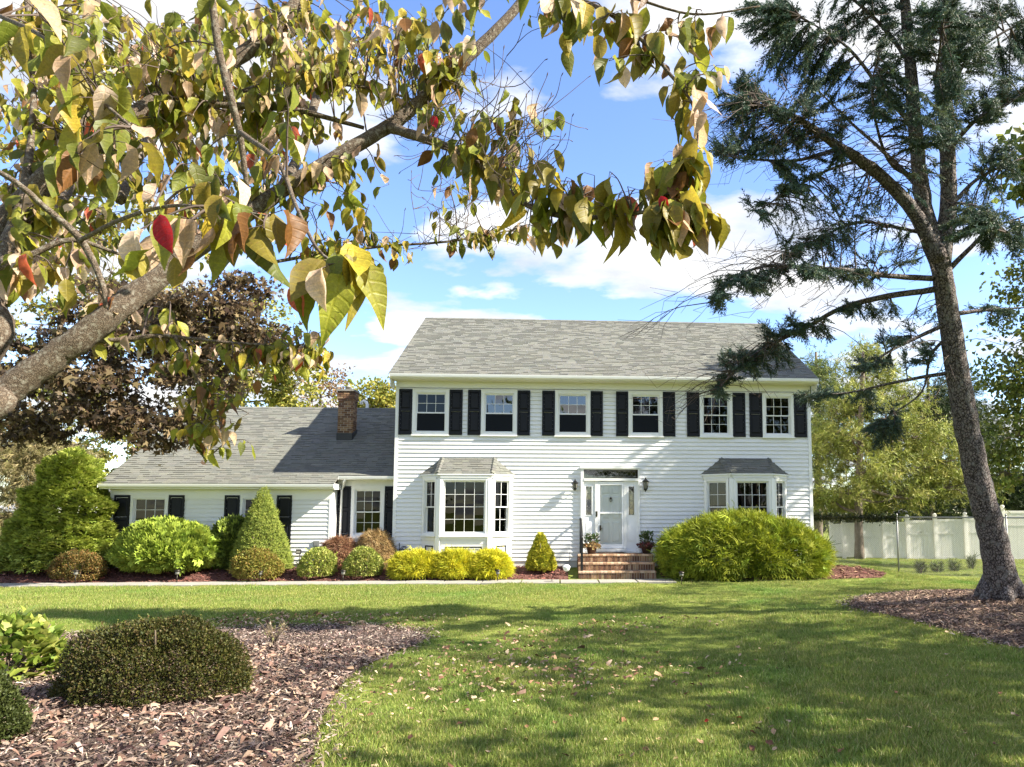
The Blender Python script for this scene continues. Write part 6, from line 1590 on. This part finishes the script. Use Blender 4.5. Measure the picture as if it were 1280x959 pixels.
# ================================================================== fences
def vinyl_fence():
    tops = [(1040, 655, 697), (1055.5, 653.5, 697), (1079.5, 653, 697.5), (1105.5, 652.5, 698.5), (1135.5, 650.5, 699), (1170.5, 649, 700), (1208.5, 647.5, 700.7), (1256, 638.5, 702.5), (1310, 634, 704)]
    pts = []
    for px, pt, pb in tops:
        d = ray(px, pb); Yf = (31.0 + 0.0) / (1 + 0.07 * d[0] / d[1]); g = at(px, pb, Yf); g[2] = max(g[2], -.1); z1 = at(px, pt, Yf)[2]; pts.append((g, z1))
    g0, z0 = pts[0]
    root = thing('vinyl_fence', 'tall cream white vinyl privacy fence across the right lawn', 'fence', tuple(g0))
    for k, (g, z1) in enumerate(pts):
        q = g - g0; h = z1 - g[2] + 0.06
        b = MB(); b.box(q[0] - .07, q[0] + .07, q[1] - .07, q[1] + .07, q[2] - .15, q[2] + h); po = b.build('post', M['vinyl'], root)
        b = MB(); b.box(q[0] - .09, q[0] + .09, q[1] - .09, q[1] + .09, q[2] + h, q[2] + h + .035)
        b.lathe([(0.05, .035), (.06, .05), (.085, .10), (.075, .15), (.03, .185), (0, .19)], 10, (q[0], q[1], q[2] + h)); b.build('post_cap', M['vinyl'], po)
    for (a, za), (c, zc) in zip(pts, pts[1:]):
        A, Cc = a - g0, c - g0; zt = min(za, zc) if abs(za - zc) < 0.15 else za
        L = np.linalg.norm((Cc - A)[:2]); ph = math.atan2(Cc[1] - A[1], Cc[0] - A[0])
        Mx = Matrix.Translation((A[0], A[1], 0)) @ Matrix.Rotation(ph, 4, 'Z')
        zb = min(A[2], Cc[2]) + 0.04; ztop = zt - g0[2]
        for zq0, zq1 in ((zb, zb + .12), (ztop - .1, ztop), (ztop - 0.62, ztop - 0.55)):
            b = MB(); b.M = Mx; b.box(.071, L - .071, -.03, .03, zq0, zq1); b.build('rail', M['vinyl'], root)
        b = MB(); b.M = Mx; x = .075; n = max(3, round((L - .15) / .15)); w = (L - .15) / n
        for i in range(n):
            for s, e in ((zb + .121, ztop - .621), (ztop - .549, ztop - .101)):
                o_ = .001 * (i % 2)
                b.box(x + i * w + .004, x + (i + 1) * w - .004, -.018 - o_, .018 + o_, s, e)
        o = b.build('board', M['vinyl'], root); o['kind'] = 'stuff'
vinyl_fence()
def chainlink():
    a = gr(1123.6, 717); zt = at(1123.6, 645.8, a[1])[2]
    st = hw(HW + 0.15, 1.5); dirv = norm(np.array([a[0] - st[0], a[1] - st[1]])); 
    root = thing('chain_link_fence', 'thin grey chain link fence with a vine covered top rail beside the house', 'fence', (st[0], st[1], 0))
    L = 13.5; ph = math.atan2(dirv[1], dirv[0]); Mx = Matrix.Rotation(ph, 4, 'Z')
    La = np.linalg.norm(a[:2] - st[:2])
    for x in (0.1, La, La + 3.0, La + 6.0, La + 9.0):
        w = np.array(Mx @ Vector((x, 0, 0))); zgd = float(zg(w[0] + st[0], w[1] + st[1]))
        b = MB(); b.M = Mx; b.tube([(x, 0, zgd - .1), (x, 0, zt + .03)], .025, 8); b.lathe([(.03, 0), (.03, .03), (.012, .06), (0, .065)], 8, (x, 0, zt + .03)); b.build('post', M['steel'], root)
    b = MB(); b.M = Mx; b.tube([(0.05, 0, zt - .02), (L, 0, zt - .02)], .021, 8); b.build('top_rail', M['steel'], root)
    b = MB(); b.M = Mx; s = .06; H = zt - .06; n = int(L / s)
    for i in range(-int(H / s), n):
        for sg in (1, -1):
            x0 = i * s if sg > 0 else i * s + H; x1 = x0 + sg * H
            za, zb = .06, .06 + H
            if x0 < 0.05 or x1 < 0.05:
                if sg > 0: za += (0.05 - x0); x0 = 0.05
                else: zb -= (0.05 - x1); x1 = 0.05
            if max(x0, x1) > L or zb <= za: continue
            b.tube([(x0, .002 * sg, za), (x1, .002 * sg, zb)], .0016, 3, False)
    o = b.build('wire_mesh', M['steel'], root); o['kind'] = 'stuff'
    n = 2600; x = RNG.uniform(0, 1, n) ** 1.1 * (La * 0.98) + .1
    pt = np.stack([x, RNG.normal(0, .05, n), zt - .0 + RNG.normal(0, .055, n) - .12 * RNG.uniform(size=n) ** 3], 1)
    pt = np.array([Mx @ Vector(q) for q in pt])
    link('vine', batch_mesh('vine', *RHW, pt, frames(RNG.normal(size=(n, 3))), np.full(n, .07), pal(n, [(.03, .045, .012), (.02, .03, .01), (.06, .06, .015)]), M['leaf']), root, kind='stuff')
chainlink()

# ================================================================== lawn grass, as tufts scattered over the ground
def grass_mat():
    m = bpy.data.materials.new('grass_blade'); m.use_nodes = True
    t = m.node_tree; L = t.links; b = t.nodes['Principled BSDF']; out = t.nodes['Material Output']
    b.inputs['Roughness'].default_value = 0.5; b.inputs['Specular IOR Level'].default_value = 0.25
    a = N(t, 'ShaderNodeAttribute', attribute_name='Col')
    g = N(t, 'ShaderNodeNewGeometry')
    n = N(t, 'ShaderNodeTexNoise', i_Scale=0.42, i_Detail=6.0, i_Roughness=0.62); L.new(g.outputs['Position'], n.inputs['Vector'])
    r = ramp(t, [(0.30, (0.72, 0.98, 0.72)), (0.48, (1.0, 1.0, 0.9)), (0.62, (1.15, 1.08, 1.0)), (0.74, (1.55, 1.25, 1.2))]); L.new(n.outputs['Fac'], r.inputs[0])
    mm = N(t, 'ShaderNodeMix', data_type='RGBA', blend_type='MULTIPLY'); mm.inputs['Factor'].default_value = 1
    L.new(a.outputs['Color'], mm.inputs['A']); L.new(r.outputs[0], mm.inputs['B'])
    L.new(mm.outputs['Result'], b.inputs['Base Color'])
    tr = N(t, 'ShaderNodeBsdfTranslucent'); L.new(mm.outputs['Result'], tr.inputs[0])
    ms = N(t, 'ShaderNodeMixShader'); ms.inputs[0].default_value = 0.42
    L.new(b.outputs[0], ms.inputs[1]); L.new(tr.outputs[0], ms.inputs[2]); L.new(ms.outputs[0], out.inputs[0])
    return m
M['grass'] = grass_mat()
tufts = bpy.data.collections.new('grass_tufts')
GR = [(0.195, 0.255, 0.055), (0.245, 0.305, 0.075), (0.15, 0.21, 0.044), (0.34, 0.35, 0.11), (0.48, 0.42, 0.21)]
for k in range(6):
    n = 70; r = 0.13 * np.sqrt(RNG.uniform(size=n)); a = RNG.uniform(0, 6.28, n)
    T = np.stack([r * np.cos(a), r * np.sin(a), np.full(n, -.004)], 1)
    d = norm(np.stack([RNG.normal(0, .45, n), RNG.normal(0, .45, n), np.ones(n)], 1))
    tv = [(-.5, 0, 0), (.5, 0, 0), (.36, .55, .07), (-.36, .55, .07), (0, 1, .28)]; tf = [(0, 1, 2, 3), (3, 2, 4)]
    S = np.stack([RNG.uniform(.005, .009, n), RNG.uniform(.03, .075, n), RNG.uniform(.03, .075, n)], 1)
    me = batch_mesh('grass_tuft', tv, tf, T, frames(d), S, pal(n, GR, .18, [3, 3, 2, 1.5, .8]), M['grass'])
    tufts.objects.link(bpy.data.objects.new('grass_tuft', me))
def grass():
    pts = []
    for y0, y1, dens in ((4.6, 9, 120), (9, 14, 85), (14, 20.5, 60), (20.5, 30, 30)):
        n = int((y1 - y0) * (y1 * 1.75 + 3) * dens)
        y = RNG.uniform(y0, y1, n); x = RNG.uniform(-0.98 * y1 - 1, 0.68 * y1 + 1, n)
        k = (x > -0.9 * y - 1) & (x < 0.62 * y + 1)
        pts.append(np.stack([x[k], y[k]], 1))
    p = np.vstack(pts)
    for B in BEDS: p = p[~inside(B, p[:, 0], p[:, 1])]
    u = (p[:, 0] - HO[0]) * EX[0] + (p[:, 1] - HO[1]) * EX[1]; v = (p[:, 0] - HO[0]) * EY[0] + (p[:, 1] - HO[1]) * EY[1]
    p = p[~((v > -2.62) & (u > -14.3) & (u < 8.05))]
    u = (p[:, 0] - HO[0]) * EX[0] + (p[:, 1] - HO[1]) * EX[1]; v = (p[:, 0] - HO[0]) * EY[0] + (p[:, 1] - HO[1]) * EY[1]
    p = p[~((v > -1.2) & (u > -14.5) & (u < 13.6))]
    p = p[RNG.uniform(size=len(p)) < np.clip(0.9 + 0.35 * smooth_noise(np.c_[p, 0 * p[:, 0]], 1.3, 6, 4), 0.25, 1)]
    me = bpy.data.meshes.new('grass'); co = np.c_[p, zg(p[:, 0], p[:, 1])].astype(np.float32)
    me.vertices.add(len(p)); me.vertices.foreach_set('co', co.ravel())
    a = me.attributes.new('spin', 'FLOAT_VECTOR', 'POINT'); s3 = np.zeros((len(p), 3), np.float32); s3[:, 2] = RNG.uniform(0, 6.28, len(p)); a.data.foreach_set('vector', s3.ravel())
    a = me.attributes.new('size', 'FLOAT', 'POINT'); a.data.foreach_set('value', (RNG.uniform(.7, 1.25, len(p)) * np.clip(1 + .4 * smooth_noise(np.c_[p, 0 * p[:, 0]], 2.2, 6, 77), .55, 1.6)).astype(np.float32))
    o = link('grass', me, kind='stuff')
    ng = bpy.data.node_groups.new('grass', 'GeometryNodeTree')
    ng.interface.new_socket('Geometry', in_out='INPUT', socket_type='NodeSocketGeometry'); ng.interface.new_socket('Geometry', in_out='OUTPUT', socket_type='NodeSocketGeometry')
    gi = ng.nodes.new('NodeGroupInput'); go = ng.nodes.new('NodeGroupOutput')
    ci = ng.nodes.new('GeometryNodeCollectionInfo'); ci.inputs['Collection'].default_value = tufts; ci.inputs['Separate Children'].default_value = True
    ip = ng.nodes.new('GeometryNodeInstanceOnPoints'); ip.inputs['Pick Instance'].default_value = True
    m2p = ng.nodes.new('GeometryNodeMeshToPoints')
    s = ng.nodes.new('GeometryNodeInputNamedAttribute'); s.data_type = 'FLOAT_VECTOR'; s.inputs['Name'].default_value = 'spin'
    z = ng.nodes.new('GeometryNodeInputNamedAttribute'); z.data_type = 'FLOAT'; z.inputs['Name'].default_value = 'size'
    l = ng.links.new
    l(gi.outputs[0], m2p.inputs['Mesh']); l(m2p.outputs[0], ip.inputs['Points']); l(ci.outputs[0], ip.inputs['Instance'])
    l(s.outputs['Attribute'], ip.inputs['Rotation']); l(z.outputs['Attribute'], ip.inputs['Scale']); l(ip.outputs[0], go.inputs[0])
    md = o.modifiers.new('grass', 'NODES'); md.node_group = ng
    return p
GP = grass()
# dead leaves lying on the lawn: the biggest one by one, the rest as litter
lm = MB(); 
LFV = [(0, 0, 0.02), (.28, .3, .10), (.33, .55, .12), (.16, .85, .06), (0, 1.05, .16), (-.16, .85, .10), (-.33, .55, .16), (-.28, .3, .06), (0, .45, .0), (0, .75, .02)]
LFF = BIGLEAF[1]
LC = {'tan': [lin(176, 150, 122), lin(158, 130, 100)], 'brown': [lin(124, 90, 66), lin(102, 72, 56)], 'red': [lin(170, 60, 45)]}
lmesh = {}
for k, cs in LC.items():
    lmesh[k] = []
    for c in cs:
        for r in range(2):
            v = np.array(LFV) + RNG.normal(0, .03, (10, 3)); b = MB(); b.col = c; b.add(v, LFF); o = b.build('fallen_leaf', M['chip']); lmesh[k].append(o.data); bpy.data.objects.remove(o)
LBL = {'tan': 'pale tan dead leaf lying on the front lawn', 'brown': 'curled brown dead leaf lying on the front lawn', 'red': 'red fallen leaf lying on the front lawn'}
spots = [(570, 912, 'brown'), (1140, 916, 'tan'), (968, 914, 'tan'), (880, 908, 'red'), (928, 903, 'red'), (812, 944, 'brown'), (1170, 905, 'tan'), (1202, 925, 'tan'), (1055, 885, 'tan'), (1040, 795, 'brown'), (1186, 793, 'tan')]
for _ in range(130):
    q = (RNG.uniform(330, 1010) if RNG.uniform() < .75 else RNG.uniform(900, 1275), RNG.uniform(800, 955)); spots.append((*q, 'tan' if RNG.uniform() < .55 else 'brown'))
def onlawn(q): return not any(inside(B, np.array([q[0]]), np.array([q[1]]))[0] for B in BEDS)
for px, py, k in spots:
    q = gr(px, py)
    if not onlawn(q): continue
    o = link('fallen_leaf', lmesh[k][RNG.integers(len(lmesh[k]))])
    o.location = (q[0], q[1], q[2] + .045); o.scale = [RNG.uniform(.045, .08)] * 3
    o.rotation_euler = (RNG.normal(0, .35), RNG.normal(0, .35), RNG.uniform(0, 6.28))
    tag(o, LBL[k], 'leaf', 'fallen ' + k + ' leaves on the lawn')
n = 26000
x = RNG.uniform(-7, 7, n); y = 4.8 + 9.2 * RNG.uniform(0, 1, n) ** 1.5
w = np.clip(0.10 + 0.9 * smooth_noise(np.c_[x, y, 0 * x], 1.1, 6, 9), 0, 1) * np.clip(1.25 - (x + 2) / 6, .12, 1)
k = (RNG.uniform(size=n) < w) & (x > -.9 * y - 1) & (x < .62 * y + 1)
pp = np.c_[x[k], y[k]]
for B in BEDS: pp = pp[~inside(B, pp[:, 0], pp[:, 1])]
litter('leaf_litter', pp, 0.045, 0.55, [lin(168, 142, 112), lin(134, 104, 80), lin(106, 76, 58), lin(180, 158, 130)], tilt=.5, lift=.045)
